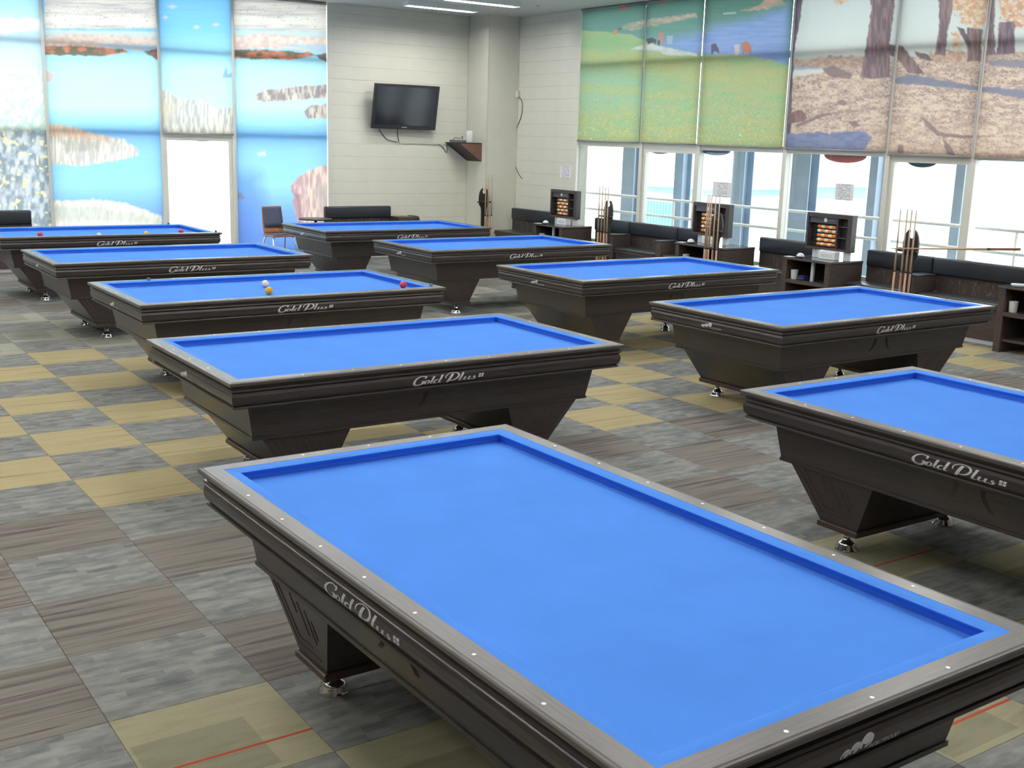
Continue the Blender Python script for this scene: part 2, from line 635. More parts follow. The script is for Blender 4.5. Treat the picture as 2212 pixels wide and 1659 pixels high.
def tile_mesh(name, mats, cells):
    me = bpy.data.meshes.new(name)
    v, f, mi, uv = [], [], [], []
    for (x0, x1, y0, y1), k in cells:
        o = len(v)
        e = .002
        v += [(x0, y0, -.007), (x1, y0, -.007), (x1, y1, -.007), (x0, y1, -.007),
              (x0, y0, -.0015), (x1, y0, -.0015), (x1, y1, -.0015), (x0, y1, -.0015),
              (x0 + e, y0 + e, 0), (x1 - e, y0 + e, 0), (x1 - e, y1 - e, 0), (x0 + e, y1 - e, 0)]
        F = [(0, 1, 5, 4), (1, 2, 6, 5), (2, 3, 7, 6), (3, 0, 4, 7), (4, 5, 9, 8), (5, 6, 10, 9), (6, 7, 11, 10), (7, 4, 8, 11), (8, 9, 10, 11)]
        U = [(0, 0), (1, 0), (1, 1), (0, 1)] * 3
        for q in F:
            f.append(tuple(o + i for i in q)); mi.append(k)
            uv += [U[i] for i in q]
    me.from_pydata(v, [], f)
    for m in mats:
        me.materials.append(m)
    me.polygons.foreach_set('material_index', mi)
    ul = me.uv_layers.new(name='UVMap')
    ul.data.foreach_set('uv', [x for p in uv for x in p])
    me.update()
    return me


kinds = list(CARPET)
full = {k: tile_mesh('carpet_tile', [CARPET[k]], [(tile_geo(-T / 2, T / 2, -T / 2, T / 2), 0)]) for k in kinds}
cand = []
for c in range(cmin, cmax):
    for r in range(rmin, rmax):
        x0, x1 = max(c * T, XL), min((c + 1) * T, XR)
        y0, y1 = max(-(r + 1) * T, YF), min(-r * T, YB)
        if x1 - x0 < .02 or y1 - y0 < .02:
            continue
        P = np.array([[x0, y0, 0], [x1, y0, 0], [x1, y1, 0], [x0, y1, 0]], float)
        q = (P - CAMP) @ RM
        area = 0
        if (q[:, 2] < -.5).all():
            u, vv = project(P)
            if u.max() > 0 and u.min() < PW and vv.max() > 0 and vv.min() < PH:
                area = abs(sum(u[i] * vv[(i + 1) % 4] - u[(i + 1) % 4] * vv[i] for i in range(4))) / 2
        cand.append((area, c, r, x0, x1, y0, y1))
cand.sort(reverse=True)
rest = []
for i, (area, c, r, x0, x1, y0, y1) in enumerate(cand):
    k = tile_kind(c, r)
    whole = abs(x1 - x0 - T) < 1e-6 and abs(y1 - y0 - T) < 1e-6
    if i < 300 and area > 0:
        if whole:
            o = obj('carpet_tile', full[k], fl)
            o.location = ((x0 + x1) / 2, (y0 + y1) / 2, 0)
        else:
            obj('carpet_tile', tile_mesh('carpet_tile', [CARPET[k]], [(tile_geo(x0, x1, y0, y1), 0)]), fl)
    else:
        rest.append((tile_geo(x0, x1, y0, y1), kinds.index(k)))
o = obj('far_carpet_tiles', tile_mesh('far_carpet_tiles', [CARPET[k] for k in kinds], rest), fl)
o['kind'] = 'stuff'

# ------------------------------------------------------------------ ceiling lamps
lamp_me = None
k = 0
LX = [-3.4, -0.6, 2.2, 5.2, 8.45]
LY = [5.64, 4.45, 2.2, 0.0, -2.2, -4.4, -6.6, -8.8, -11.0]
lamp0 = None
for iy, y in enumerate(LY):
    for ix, x in enumerate(LX):
        lab = 'long fluorescent strip lamp recessed in the ceiling out over the tables'
        if x > 8 and iy == 0:
            lab = 'white fluorescent strip lamp in the ceiling closest to the television wall'
        elif x > 8 and iy == 1:
            lab = 'white fluorescent strip lamp in the ceiling, second one from the television wall'
        if lamp0 is None:
            lamp0 = thing('strip_lamp', lab, 'lamp', (x, y, ZC), 0, 'fluorescent strip lamps along the ceiling')
            G().box(-.66, .66, -.10, .10, -.03, 0.0).build('lamp_housing', M['lamp_body'], lamp0)
            for s in (-1, 1):
                G().box(-.66, .66, s * .10 - .006, s * .10 + .006, -.082, -.0).build('side_skirt', M['lamp_body'], lamp0)
                G().box(s * .66 - .006, s * .66 + .006, -.094, .094, -.082, -.0).build('end_skirt', M['lamp_body'], lamp0)
            for s in (-1, 1):
                G().lathe([(.0, -.6), (.016, -.6), (.016, .6), (.0, .6)], 10, (0, s * .03, -.047), axis='x').build('tube', M['tube'], lamp0)
            for s in (-1, 1):
                G().box(s * .62 - .01, s * .62 + .01, -.06, .06, -.065, -.03).build('lamp_socket', M['lamp_body'], lamp0)
        else:
            dup(lamp0, (x + (0.05 if iy == 1 else 0), y, ZC), 0, lab)
spk = G().lathe([(0, -.03), (.03, -.025), (.035, 0)], 12).build('sprinkler_head', M['chrome'])
spk.location = tuple(atz(1163, 12, ZC))
tag(spk, 'small round sprinkler head under the ceiling near the pillar', 'sprinkler')

# ------------------------------------------------------------------ printed roller blinds
def _h(ix, iy, s):
    n_ = (ix.astype(np.int64) * 374761393 + iy.astype(np.int64) * 668265263 + s * 1442695041) & 0x7fffffff
    n_ = ((n_ ^ (n_ >> 13)) * 1274126177) & 0x7fffffff
    return ((n_ ^ (n_ >> 16)) & 0xffff) / 65535.0


def vnoise(x, y, s=0):
    ix, iy = np.floor(x), np.floor(y)
    fx, fy = x - ix, y - iy
    fx, fy = fx * fx * (3 - 2 * fx), fy * fy * (3 - 2 * fy)
    a, b = _h(ix, iy, s), _h(ix + 1, iy, s)
    c, d = _h(ix, iy + 1, s), _h(ix + 1, iy + 1, s)
    return (a + (b - a) * fx) * (1 - fy) + (c + (d - c) * fx) * fy


def fbm(x, y, s=0, o=4):
    t_, a = 0, .5
    for k_ in range(o):
        t_ = t_ + a * vnoise(x * 2 ** k_, y * 2 ** k_, s + k_ * 17)
        a *= .5
    return t_ / (1 - .5 ** o)


class Paint:
    """flat print: colours laid down on the points of a blind (photo-plane outlines, wall-plane noise)"""
    def __init__(s, px, py, base):
        s.x, s.y = px, py
        s.c = np.tile(np.array(base, float), (len(px), 1))

    def n(s, sx_, sy_, seed=0, o=4):
        return fbm(s.x / sx_, s.y / sy_, seed, o)

    def put(s, mask, col, a=1.0):
        m_ = np.clip(mask * a, 0, 1)[:, None]
        col = np.asarray(col, float)
        s.c = s.c * (1 - m_) + col * m_

    def vgrad(s, stops, dx=0.0):
        yy = s.y + dx * s.x
        ys = [q[0] for q in stops]
        for ch in range(3):
            s.c[:, ch] = np.interp(yy, ys, [q[1][ch] for q in stops])

    def poly(s, pts, jit=4, sc=9, seed=0, soft=3.0):
        jx = (s.n(sc, sc, seed) - .5) * 2 * jit
        jy = (s.n(sc, sc, seed + 50) - .5) * 2 * jit
        X, Y = s.x + jx, s.y + jy
        ins = np.zeros(len(X), bool)
        dist = np.full(len(X), 1e9)
        for i in range(len(pts)):
            (x0, y0), (x1, y1) = pts[i], pts[(i + 1) % len(pts)]
            if y0 != y1:
                cr = ((y0 > Y) != (y1 > Y)) & (X < (x1 - x0) * (Y - y0) / (y1 - y0) + x0)
                ins ^= cr
            L2 = (x1 - x0) ** 2 + (y1 - y0) ** 2 + 1e-9
            tt = np.clip(((X - x0) * (x1 - x0) + (Y - y0) * (y1 - y0)) / L2, 0, 1)
            dist = np.minimum(dist, np.hypot(X - x0 - tt * (x1 - x0), Y - y0 - tt * (y1 - y0)))
        sd = np.where(ins, dist, -dist)
        return np.clip(sd / soft + .5, 0, 1)

    def tex(s, mask, c1, c2, sx_, sy_, seed=0, o=4, lo=.35, hi=.65):
        t_ = np.clip((s.n(sx_, sy_, seed, o) - lo) / (hi - lo), 0, 1)[:, None]
        s.put(mask, np.array(c1) * (1 - t_) + np.array(c2) * t_)


def paint_lake(P, i):
    """lake with reed islands; i = blind index counted from the cream wall"""
    P.vgrad([(-60, (96, 178, 240)), (60, (104, 188, 246)), (150, (178, 238, 252)), (230, (190, 244, 254)), (262, (150, 222, 252)), (288, (110, 180, 242)), (330, (128, 198, 246)),
             (400, (134, 206, 248)), (460, (96, 150, 226)), (560, (62, 106, 196))])
    P.put(P.n(60, 3, 5), (255, 255, 255), .10)
    far = P.x * .02
    if i in (0, 2):
        x0, x1 = (500, 720) if i == 0 else (96, 350)
        o_ = 8 if i == 0 else 0
        top = P.poly([(x0, -200), (x1, -200), (x1, 62 + o_), (x0, 62)], 2, 20, 1)
        P.tex(top, (186, 178, 176), (222, 212, 200), 60, 3.5, 2)
        P.put(P.poly([(x0, 33), (x1, 36), (x1, 58), (x0, 52)], 4, 26, 3, 8), (238, 230, 216), .8)
        P.put(P.poly([(x0, 64), (x1, 68), (x1, 82), (x0, 78)], 3, 16, 4, 6), (196, 214, 208))
        d_ = (P.n(4, 2.4, 8, 2) > .80) & (P.y < 64) & (P.y > 10)
        P.put(d_ * top, (120, 122, 132), .6)
        b_ = P.poly([(x0, 78), (x0 + 70, 72), (x1, 82), (x1, 108 + o_), (x0 + 120, 104), (x0, 108)], 6, 9, 6, 5)
        P.tex(b_, (216, 186, 176), (236, 214, 200), 9, 7, 7)
        wtr = P.poly([(x0 + 110, 96), (x1, 98), (x1, 106 + o_), (x0 + 150, 104)], 3, 10, 9, 3)
        P.put(wtr, (150, 206, 246), .7)
        e_ = P.poly([(x0, 100 + o_), (x0 + 60, 99 + o_), (x0 + 170, 106 + o_), (x0 + 182, 113 + o_), (x0 + 120, 121 + o_), (x0, 118 + o_)], 3, 8, 11, 3)
        P.tex(e_, (96, 92, 74), (214, 120, 88), 16, 9, 12)
        e_ = P.poly([(x1 - 40, 112 + o_), (x1, 104 + o_), (x1, 136 + o_), (x1 - 15, 126 + o_)], 3, 7, 13, 3)
        P.tex(e_, (92, 86, 84), (168, 96, 74), 10, 8, 14)
    if i == 2:
        isl = P.poly([(96, 266), (150, 272), (205, 290), (265, 300), (300, 322), (298, 338), (230, 350), (180, 358), (120, 356), (96, 360)], 4, 7, 21, 5)
        P.tex(isl, (190, 184, 178), (246, 232, 212), 3.5, 20, 22)
        P.put(isl * P.poly([(96, 264), (170, 276), (240, 294), (230, 304), (96, 296)], 4, 9, 23, 6), (222, 166, 130), .5)
        P.put(isl * P.poly([(130, 300), (220, 304), (215, 326), (140, 330)], 5, 9, 24, 10), (142, 138, 128), .45)
        r_ = P.poly([(96, 432), (150, 434), (200, 430), (270, 438), (320, 456), (350, 468), (350, 520), (96, 520)], 4, 7, 25, 6)
        P.tex(r_, (214, 204, 194), (250, 240, 220), 3.5, 14, 26)
        P.put(r_ * P.poly([(96, 448), (200, 446), (350, 470), (350, 486), (96, 470)], 5, 12, 27, 10), (168, 178, 162), .5)
        P.put(P.poly([(98, 155), (117, 158), (112, 176), (98, 176)], 2, 6, 28, 5), (226, 178, 166), .8)
    if i == 0:
        for pts, sd in (([(550, 206), (572, 194), (618, 190), (640, 186), (720, 182), (720, 210), (640, 216), (600, 220), (556, 218)], 31), ([(656, 240), (672, 228), (720, 222), (720, 256), (664, 256)], 33)):
            q_ = P.poly(pts, 3, 6, sd, 4)
            P.tex(q_, (142, 128, 128), (216, 200, 184), 4, 14, sd + 1)
        dk = P.poly([(500, 372), (562, 376), (570, 440), (548, 560), (500, 560)], 8, 30, 35, 40)
        P.put(dk, (70, 112, 204), .55)
        rd = P.poly([(626, 402), (642, 384), (668, 366), (720, 352), (720, 520), (650, 520), (640, 470), (632, 440), (636, 425)], 4, 7, 36, 5)
        P.tex(rd, (186, 146, 146), (240, 206, 188), 4, 26, 37)
        P.put(rd * P.poly([(626, 402), (650, 424), (656, 470), (640, 520), (626, 470)], 4, 8, 38, 8), (128, 84, 100), .6)
        P.put(rd * P.poly([(680, 400), (720, 390), (720, 520), (690, 520)], 6, 10, 39, 12), (192, 176, 170), .6)
        P.put(P.poly([(555, 330), (572, 326), (576, 336), (558, 338)], 2, 5, 40, 5), (236, 208, 222), .8)
        P.put(P.poly([(500, 424), (520, 416), (530, 428), (500, 432)], 2, 5, 41, 4), (120, 108, 120), .8)
    if i == 1:
        rd = P.poly([(340, 190), (362, 198), (384, 212), (430, 216), (456, 228), (470, 236), (510, 230), (510, 300), (340, 300)], 4, 6, 43, 5)
        P.tex(rd, (176, 180, 178), (246, 232, 208), 3.5, 26, 44)
        P.put(rd * P.poly([(345, 215), (385, 225), (370, 260), (350, 262)], 5, 8, 45, 8), (214, 196, 176), .6)
        for cx, cy, r in ((425, 58, 10), (467, 53, 8), (372, 14, 12), (357, 37, 7)):
            P.put(P.poly([(cx - r, cy), (cx, cy - 4), (cx + r, cy), (cx, cy + 5)], 2, 4, int(cx), 4), (214, 206, 232), .85)
        P.put(P.poly([(481, 164), (488, 144), (493, 160), (500, 158), (500, 168), (482, 168)], 1.5, 4, 47, 3), (112, 160, 214), .8)
    if i >= 3:
        P.vgrad([(-60, (120, 196, 244)), (30, (176, 220, 248)), (94, (196, 230, 250)), (150, (206, 238, 250)), (560, (190, 220, 240))])
        P.put(P.poly([(-400, 50), (60, 40), (96, 48), (80, 66), (20, 72), (-400, 76)], 7, 12, 51, 9), (248, 252, 252), .9)
        g_ = P.poly([(-400, 148), (110, 150), (110, 285), (-400, 285)], 4, 9, 52, 10)
        P.tex(g_, (196, 226, 216), (252, 250, 232), 7, 9, 53)
        g_ = P.poly([(-400, 276), (110, 284), (130, 560), (-400, 560)], 5, 9, 54, 8)
        P.tex(g_, (120, 136, 142), (196, 202, 214), 9, 16, 55)
        f_ = np.clip((P.n(9, 9, 57, 2) - .66) * 9, 0, 1)
        P.put(f_ * g_, (244, 224, 168))
        f_ = np.clip((P.n(13, 13, 58, 1) - .86) * 12, 0, 1)
        P.put(f_ * g_, (252, 222, 150))


def paint_meadow(P):
    hill = [(1240, 66), (1300, 68), (1360, 74), (1404, 92), (1460, 110), (1510, 118), (1580, 118), (1625, 122), (1670, 130), (1705, 142)]
    P.vgrad([(-80, (48, 100, 78)), (10, (56, 108, 88)), (40, (70, 122, 104)), (110, (96, 150, 136))])  # teal water darkened toward the top, dimmer light put into the colour
    bl = P.poly([(1705, 12), (1640, 36), (1560, 52), (1480, 78), (1400, 96), (1470, 116), (1705, 150)], 6, 24, 1, 26)
    P.tex(bl, (104, 140, 206), (128, 152, 220), 40, 3, 2)
    P.put(P.n(50, 2.5, 4), (170, 210, 200), .14)
    tn = P.poly([(1342, 62), (1356, 50), (1400, 42), (1446, 36), (1500, 27), (1506, 36), (1470, 44), (1440, 50), (1400, 58), (1360, 66)], 3, 7, 5, 4)
    P.tex(tn, (136, 150, 120), (206, 168, 140), 12, 5, 6)
    tn = P.poly([(1600, 24), (1640, 10), (1668, -20), (1700, 10), (1670, 16), (1640, 22)], 3, 7, 7, 4)
    P.tex(tn, (150, 140, 110), (210, 150, 120), 10, 5, 8)
    P.put(P.poly([(1562, 28), (1590, 26), (1590, 29), (1562, 31)], 1, 6, 9, 2), (206, 214, 200), .8)
    gr = P.poly([(1200, 60)] + hill + [(1760, 160), (1760, 400), (1200, 400)], 2, 10, 10, 3)
    P.tex(gr, (140, 182, 118), (172, 180, 112), 40, 5, 11)
    dk = P.poly([(1200, 66), (1330, 72), (1404, 92), (1404, 106), (1200, 106)], 4, 20, 12, 12)
    P.put(gr * dk, (128, 170, 104), .6)
    yl = P.poly([(1200, 112), (1400, 116), (1705, 148), (1705, 200), (1500, 176), (1200, 134)], 5, 26, 13, 16)
    P.put(gr * yl, (192, 184, 98), .55)
    teal = P.poly([(1200, 138), (1330, 138), (1420, 170), (1400, 240), (1200, 230)], 8, 30, 14, 40)
    P.put(gr * teal, (140, 190, 150), .6)
    P.put(gr * P.poly([(1200, 178), (1300, 184), (1500, 206), (1500, 216), (1200, 196)], 4, 26, 15, 10), (186, 186, 104), .5)
    den = np.clip((P.y - 150) / 150, 0, 1)
    f_ = np.clip((P.n(4.2, 3.0, 16, 3) - (.64 - .16 * den)) * 6, 0, 1) * np.clip(den + .1, 0, 1)
    P.put(gr * f_, (204, 184, 84), .85)
    P.put(gr * np.clip((P.n(2.6, 2.6, 18, 2) - .70) * 7, 0, 1) * den, (246, 234, 150), .8)
    P.put(gr * np.clip((P.n(3.2, 2.2, 19, 2) - .66) * 7, 0, 1), (112, 160, 110), .45)
    sand = P.poly([(1362, 106), (1384, 98), (1404, 94), (1446, 104), (1506, 116), (1506, 121), (1440, 120), (1420, 110)], 2, 8, 20, 3)
    P.tex(sand, (196, 198, 190), (222, 216, 204), 12, 4, 21)
    P.put(P.poly([(1420, 72), (1434, 70), (1434, 94), (1422, 96)], 1.5, 4, 22, 2), (212, 118, 110), .75)
    P.put(P.poly([(1440, 78), (1454, 76), (1452, 96), (1442, 96)], 2, 4, 23, 3), (190, 190, 214), .6)
    for pts, col in (([(1396, 84), (1408, 81), (1418, 86), (1416, 96), (1412, 92), (1400, 95)], (56, 58, 60)),
                     ([(1421, 88), (1426, 86), (1425, 98), (1421, 98)], (70, 64, 60)),
                     ([(1536, 96), (1545, 93), (1552, 104), (1555, 117), (1549, 112), (1543, 110), (1539, 118), (1536, 116)], (66, 66, 84)),
                     ([(1586, 98), (1596, 94), (1598, 110), (1596, 119), (1588, 119)], (206, 190, 180)),
                     ([(1602, 92), (1612, 89), (1620, 94), (1624, 108), (1622, 122), (1618, 112), (1608, 112), (1606, 120), (1602, 104)], (190, 104, 72)),
                     ([(1323, 66), (1334, 65), (1332, 75), (1325, 75)], (220, 122, 64)),
                     ([(1338, 10), (1356, 9), (1355, 20), (1338, 21)], (222, 62, 60)),
                     ([(1420, -4), (1440, -6), (1440, 6), (1421, 9)], (222, 62, 60)),
                     ([(1335, 61), (1343, 59), (1342, 65), (1335, 65)], (70, 80, 70))):
        P.put(P.poly(pts, .8, 4, len(pts), 1.5), col)


def paint_forest(P):
    P.vgrad([(-80, (212, 214, 206)), (60, (216, 218, 210)), (112, (222, 222, 212)), (125, (186, 194, 186)), (150, (170, 160, 140))])
    w_ = P.poly([(1690, 138), (1800, 136), (1800, 150), (1690, 152)], 2, 12, 1, 4)
    P.put(w_, (146, 152, 170))
    P.put(P.poly([(1690, 152), (1780, 148), (1775, 160), (1690, 168)], 2, 12, 2, 4), (222, 210, 198))
    br = P.poly([(1690, 132), (1740, 128), (1800, 120), (1870, 122), (1870, 150), (1800, 146), (1690, 142)], 4, 8, 3, 4)
    P.tex(br, (150, 116, 100), (196, 150, 120), 8, 5, 4)
    gd = P.poly([(1690, 172), (1770, 158), (1850, 150), (1940, 128), (2040, 116), (2240, 110), (2240, 420), (1690, 420)], 3, 9, 5, 4)
    P.tex(gd, (168, 132, 116), (220, 180, 150), 18, 6, 6)
    P.put(gd * np.clip((P.n(4, 2.4, 7, 3) - .54) * 7, 0, 1), (232, 196, 166), .7)
    P.put(gd * np.clip((P.n(4.5, 2.2, 9, 3) - .60) * 8, 0, 1), (112, 86, 84), .8)
    P.put(gd * np.clip((P.n(3, 2.4, 10, 2) - .70) * 8, 0, 1), (226, 156, 112), .6)
    P.put(gd * np.clip((P.y - 260) / 100, 0, .25), (222, 176, 140))

    def fol(pts, seed, c1=(206, 140, 92), c2=(238, 190, 146)):
        m_ = P.poly(pts, 7, 8, seed, 6)
        P.tex(m_ * np.clip((P.n(5, 5, seed + 2, 3) - .28) * 6, 0, 1), c1, c2, 8, 8, seed + 1)
    fol([(1800, -60), (1832, -60), (1832, 4), (1812, 12), (1802, 6)], 20)
    fol([(2050, -60), (2140, -60), (2136, 50), (2110, 62), (2078, 50), (2056, 20)], 22)
    fol([(2150, -60), (2240, -60), (2240, 66), (2190, 56), (2160, 40)], 25, (198, 128, 84), (228, 168, 128))
    fol([(2056, 70), (2075, 66), (2074, 108), (2058, 108)], 28)
    fol([(2005, 112), (2060, 108), (2110, 118), (2080, 134), (2010, 134)], 30, (170, 120, 96), (206, 156, 124))

    def trunk(pts, seed, c1=(92, 66, 72), c2=(134, 96, 94)):
        m_ = P.poly(pts, 2.5, 7, seed, 2.5)
        P.tex(m_, c1, c2, 4, 26, seed + 1)
    trunk([(1690, -80), (1742, -80), (1730, 30), (1716, 110), (1712, 180), (1706, 320), (1690, 330)], 40, (58, 44, 62), (96, 78, 88))
    trunk([(1872, -80), (1942, -80), (1930, 30), (1922, 90), (1922, 166), (1892, 170), (1858, 168), (1872, 90), (1882, 20)], 42)
    trunk([(2018, -80), (2062, -80), (2056, 30), (2046, 70), (2042, 120), (2020, 118), (2028, 60), (2030, 20)], 44)
    trunk([(2132, -80), (2152, -80), (2148, 60), (2150, 118), (2130, 120), (2134, 40)], 46, (84, 62, 76), (122, 92, 98))
    trunk([(2158, 48), (2192, 46), (2192, 116), (2154, 118)], 48, (84, 62, 76), (122, 92, 98))
    trunk([(2088, 60), (2122, 62), (2118, 132), (2090, 134)], 50, (92, 64, 64), (138, 98, 88))
    trunk([(2068, 58), (2082, 62), (2098, 96), (2094, 108), (2082, 86)], 52, (72, 56, 66), (98, 76, 82))
    trunk([(1918, 96), (1948, 98), (1966, 120), (1998, 160), (1962, 158), (1940, 128), (1920, 116)], 54, (92, 66, 66), (126, 92, 86))
    trunk([(1974, 112), (2000, 116), (2018, 130), (2006, 132), (1980, 122)], 56, (84, 62, 66), (112, 84, 84))
    sh = P.poly([(1926, 172), (1960, 160), (2020, 170), (2110, 186), (2240, 196), (2240, 220), (2180, 208), (2100, 194), (2000, 184), (1940, 182)], 3, 9, 60, 4)
    P.put(sh * gd, (96, 94, 118), .9)
    P.put(P.poly([(2130, 130), (2240, 128), (2240, 150), (2140, 142)], 3, 9, 62, 5) * gd, (104, 98, 118), .8)
    bs = P.poly([(1690, 290), (1755, 286), (1790, 288), (1862, 282), (1884, 296), (1860, 330), (1690, 332)], 4, 9, 64, 4)
    P.tex(bs, (86, 92, 132), (108, 112, 148), 14, 6, 65)
    trunk([(1702, 246), (1730, 236), (1744, 252), (1738, 262), (1702, 268)], 66, (96, 62, 58), (128, 84, 74))
    for pts in ([(1718, 270), (1776, 246), (1840, 238), (1778, 252), (1724, 275)], [(1806, 224), (1818, 214), (1830, 220), (1824, 228)], [(1830, 262), (1850, 262), (1858, 272), (1846, 276)],
                [(1990, 250), (2010, 266), (2030, 285), (2080, 292), (2150, 294), (2080, 299), (2024, 294), (2000, 272)], [(2036, 296), (2050, 312), (2066, 338), (2044, 332)],
                [(1940, 312), (1952, 316), (1952, 330), (1938, 330)], [(1776, 148), (1800, 142), (1842, 160), (1836, 172), (1790, 164)]):
        P.put(P.poly(pts, 2, 6, int(pts[0][0]), 2.5), (104, 76, 76), .8)


def blind(wall, a, b, z0, painter, label, idx, gap=.024):
    lo, hi = min(a, b) + gap, max(a, b) - gap
    zt = ZC - .05
    st = .0115
    nu, nz_ = int((hi - lo) / st), int((zt - z0) / st)
    U, Z = np.meshgrid(np.linspace(lo, hi, nu + 1), np.linspace(z0, zt, nz_ + 1))
    U, Z = U.ravel(), Z.ravel()
    if wall == 'r':
        V = np.stack([np.full_like(U, XR - .055), U, Z], 1)
        org = Vector((XR - .055, (lo + hi) / 2, z0))
    else:
        V = np.stack([U, np.full_like(U, YB - .055), Z], 1)
        org = Vector(((lo + hi) / 2, YB - .055, z0))
    px, py = project(V)
    P = Paint(px, py, (128, 128, 128))
    painter(P)
    P.c = 255 - (255 - P.c) * (.72 if wall == 'r' else .82)  # lens-flare haze put into the print by lifting its colours toward white
    col = np.ones((len(U), 4), np.float32)
    col[:, :3] = lin(P.c)
    t = thing('roller_blind', label, 'blind', org, 0)
    me = bpy.data.meshes.new('blind_fabric')
    i = (np.arange(nz_)[:, None] * (nu + 1) + np.arange(nu)[None]).ravel()
    F = np.stack([i, i + 1, i + nu + 2, i + nu + 1], 1)
    me.vertices.add(len(V)); me.vertices.foreach_set('co', (V - np.array(org)).astype(np.float32).ravel())
    me.loops.add(F.size); me.loops.foreach_set('vertex_index', F.ravel().astype(np.int32))
    me.polygons.add(len(F))
    me.polygons.foreach_set('loop_start', (np.arange(len(F)) * 4).astype(np.int32))
    me.update(calc_edges=True)
    ca = me.color_attributes.new('print', 'FLOAT_COLOR', 'POINT')
    ca.data.foreach_set('color', col.ravel())
    me.materials.append(M['fabric'])
    fo = obj('blind_fabric', me, t)
    fo['label'] = 'thin translucent fabric with a printed landscape'
    h = (hi - lo) / 2
    ax = 'y' if wall == 'r' else 'x'
    G().lathe([(0, -h), (.014, -h), (.014, h), (0, h)], 10, (0, 0, -.012), axis=ax).build('bottom_bar', M['bar'], t)
    G().lathe([(0, -h), (.024, -h), (.024, h), (0, h)], 12, (0, 0, ZC - .026 - z0), axis=ax).build('roller_tube', M['bar'], t)
    return t


LBL_R = ['roller blind printed with a flower meadow and lake, beside the cladded corner wall',
         'narrow roller blind printed with lakeshore cows and a sandy spit over a flower meadow',
         'wide roller blind printed with grazing horses on a meadow by blue water',
         'roller blind printed with a thick brown tree trunk and leaf-strewn ground',
         'narrow roller blind printed with an orange autumn tree and a fallen log',
         'roller blind printed with several trunks and dead branches on autumn ground',
         None]
for i in range(6):
    zb = [2.112, 2.112, 2.10, 2.09, 2.06, 2.05][i]
    blind('r', RM_Y[i], RM_Y[i + 1], zb, paint_meadow if i < 3 else paint_forest, LBL_R[i], i)
LBL_L = ['full-length roller blind printed with blue water and pink reeds, beside the cream wall',
         'short roller blind printed with pale reeds, hanging above the glass door',
         'wide full-length roller blind printed with a blue lake and long reed islands',
         'full-length roller blind printed with flowers and pale reeds under a light sky']
for i in range(4):
    z0 = 2.05 if i == 1 else .075
    blind('b', LM_X[i], LM_X[i + 1], z0, (lambda P, i=i: paint_lake(P, i)), LBL_L[i], i)
blind('b', LM_X[4], LM_X[5], .075, (lambda P: paint_lake(P, 3)), 'full-length printed roller blind farthest from the television wall', 4)

# ------------------------------------------------------------------ lettering
def ribbon(g, pts, wds, fn):
    """flat stroke of varying width; fn maps (x,y,k) to 3D"""
    P = [Vector((p[0], p[1])) for p in pts]
    Lf, Rt = [], []
    for i, p in enumerate(P):
        t_ = (P[min(i + 1, len(P) - 1)] - P[max(i - 1, 0)]).normalized()
        nn = Vector((-t_.y, t_.x)) * wds[i] / 2
        Lf.append(p + nn); Rt.append(p - nn)
    n_ = len(P)
    v = []
    for k_ in (0, 1):
        v += [fn(q.x, q.y, k_) for q in Lf] + [fn(q.x, q.y, k_) for q in Rt]
    f = []
    for i in range(n_ - 1):
        f.append((i, i + 1, n_ + i + 1, n_ + i))
        f.append((2 * n_ + i, 2 * n_ + i + 1, 3 * n_ + i + 1, 3 * n_ + i))
        f.append((i, i + 1, 2 * n_ + i + 1, 2 * n_ + i))
        f.append((n_ + i, n_ + i + 1, 3 * n_ + i + 1, 3 * n_ + i))
    f.append((0, n_, 3 * n_, 2 * n_))
    f.append((n_ - 1, 2 * n_ - 1, 4 * n_ - 1, 3 * n_ - 1))
    g.add(v, f)


def arc(cx, cy, rx, ry, a0, a1, n_=18):
    return [(cx + rx * math.cos(math.radians(a0 + (a1 - a0) * i / n_)), cy + ry * math.sin(math.radians(a0 + (a1 - a0) * i / n_))) for i in range(n_ + 1)]


def smooth(pts, m=6):
    out = []
    n_ = len(pts)
    for i in range(n_ - 1):
        p0, p1, p2, p3 = pts[max(i - 1, 0)], pts[i], pts[i + 1], pts[min(i + 2, n_ - 1)]
        for k_ in range(m):
            t_ = k_ / m
            out.append(tuple(.5 * ((2 * b) + (-a + c) * t_ + (2 * a - 5 * b + 4 * c - d) * t_ ** 2 + (-a + 3 * b - 3 * c + d) * t_ ** 3) for a, b, c, d in zip(p0, p1, p2, p3)))
    out.append(tuple(pts[-1]))
    return out


def wid(n_, ws):
    return [float(np.interp(i / max(1, n_ - 1), np.linspace(0, 1, len(ws)), ws)) for i in range(n_)]


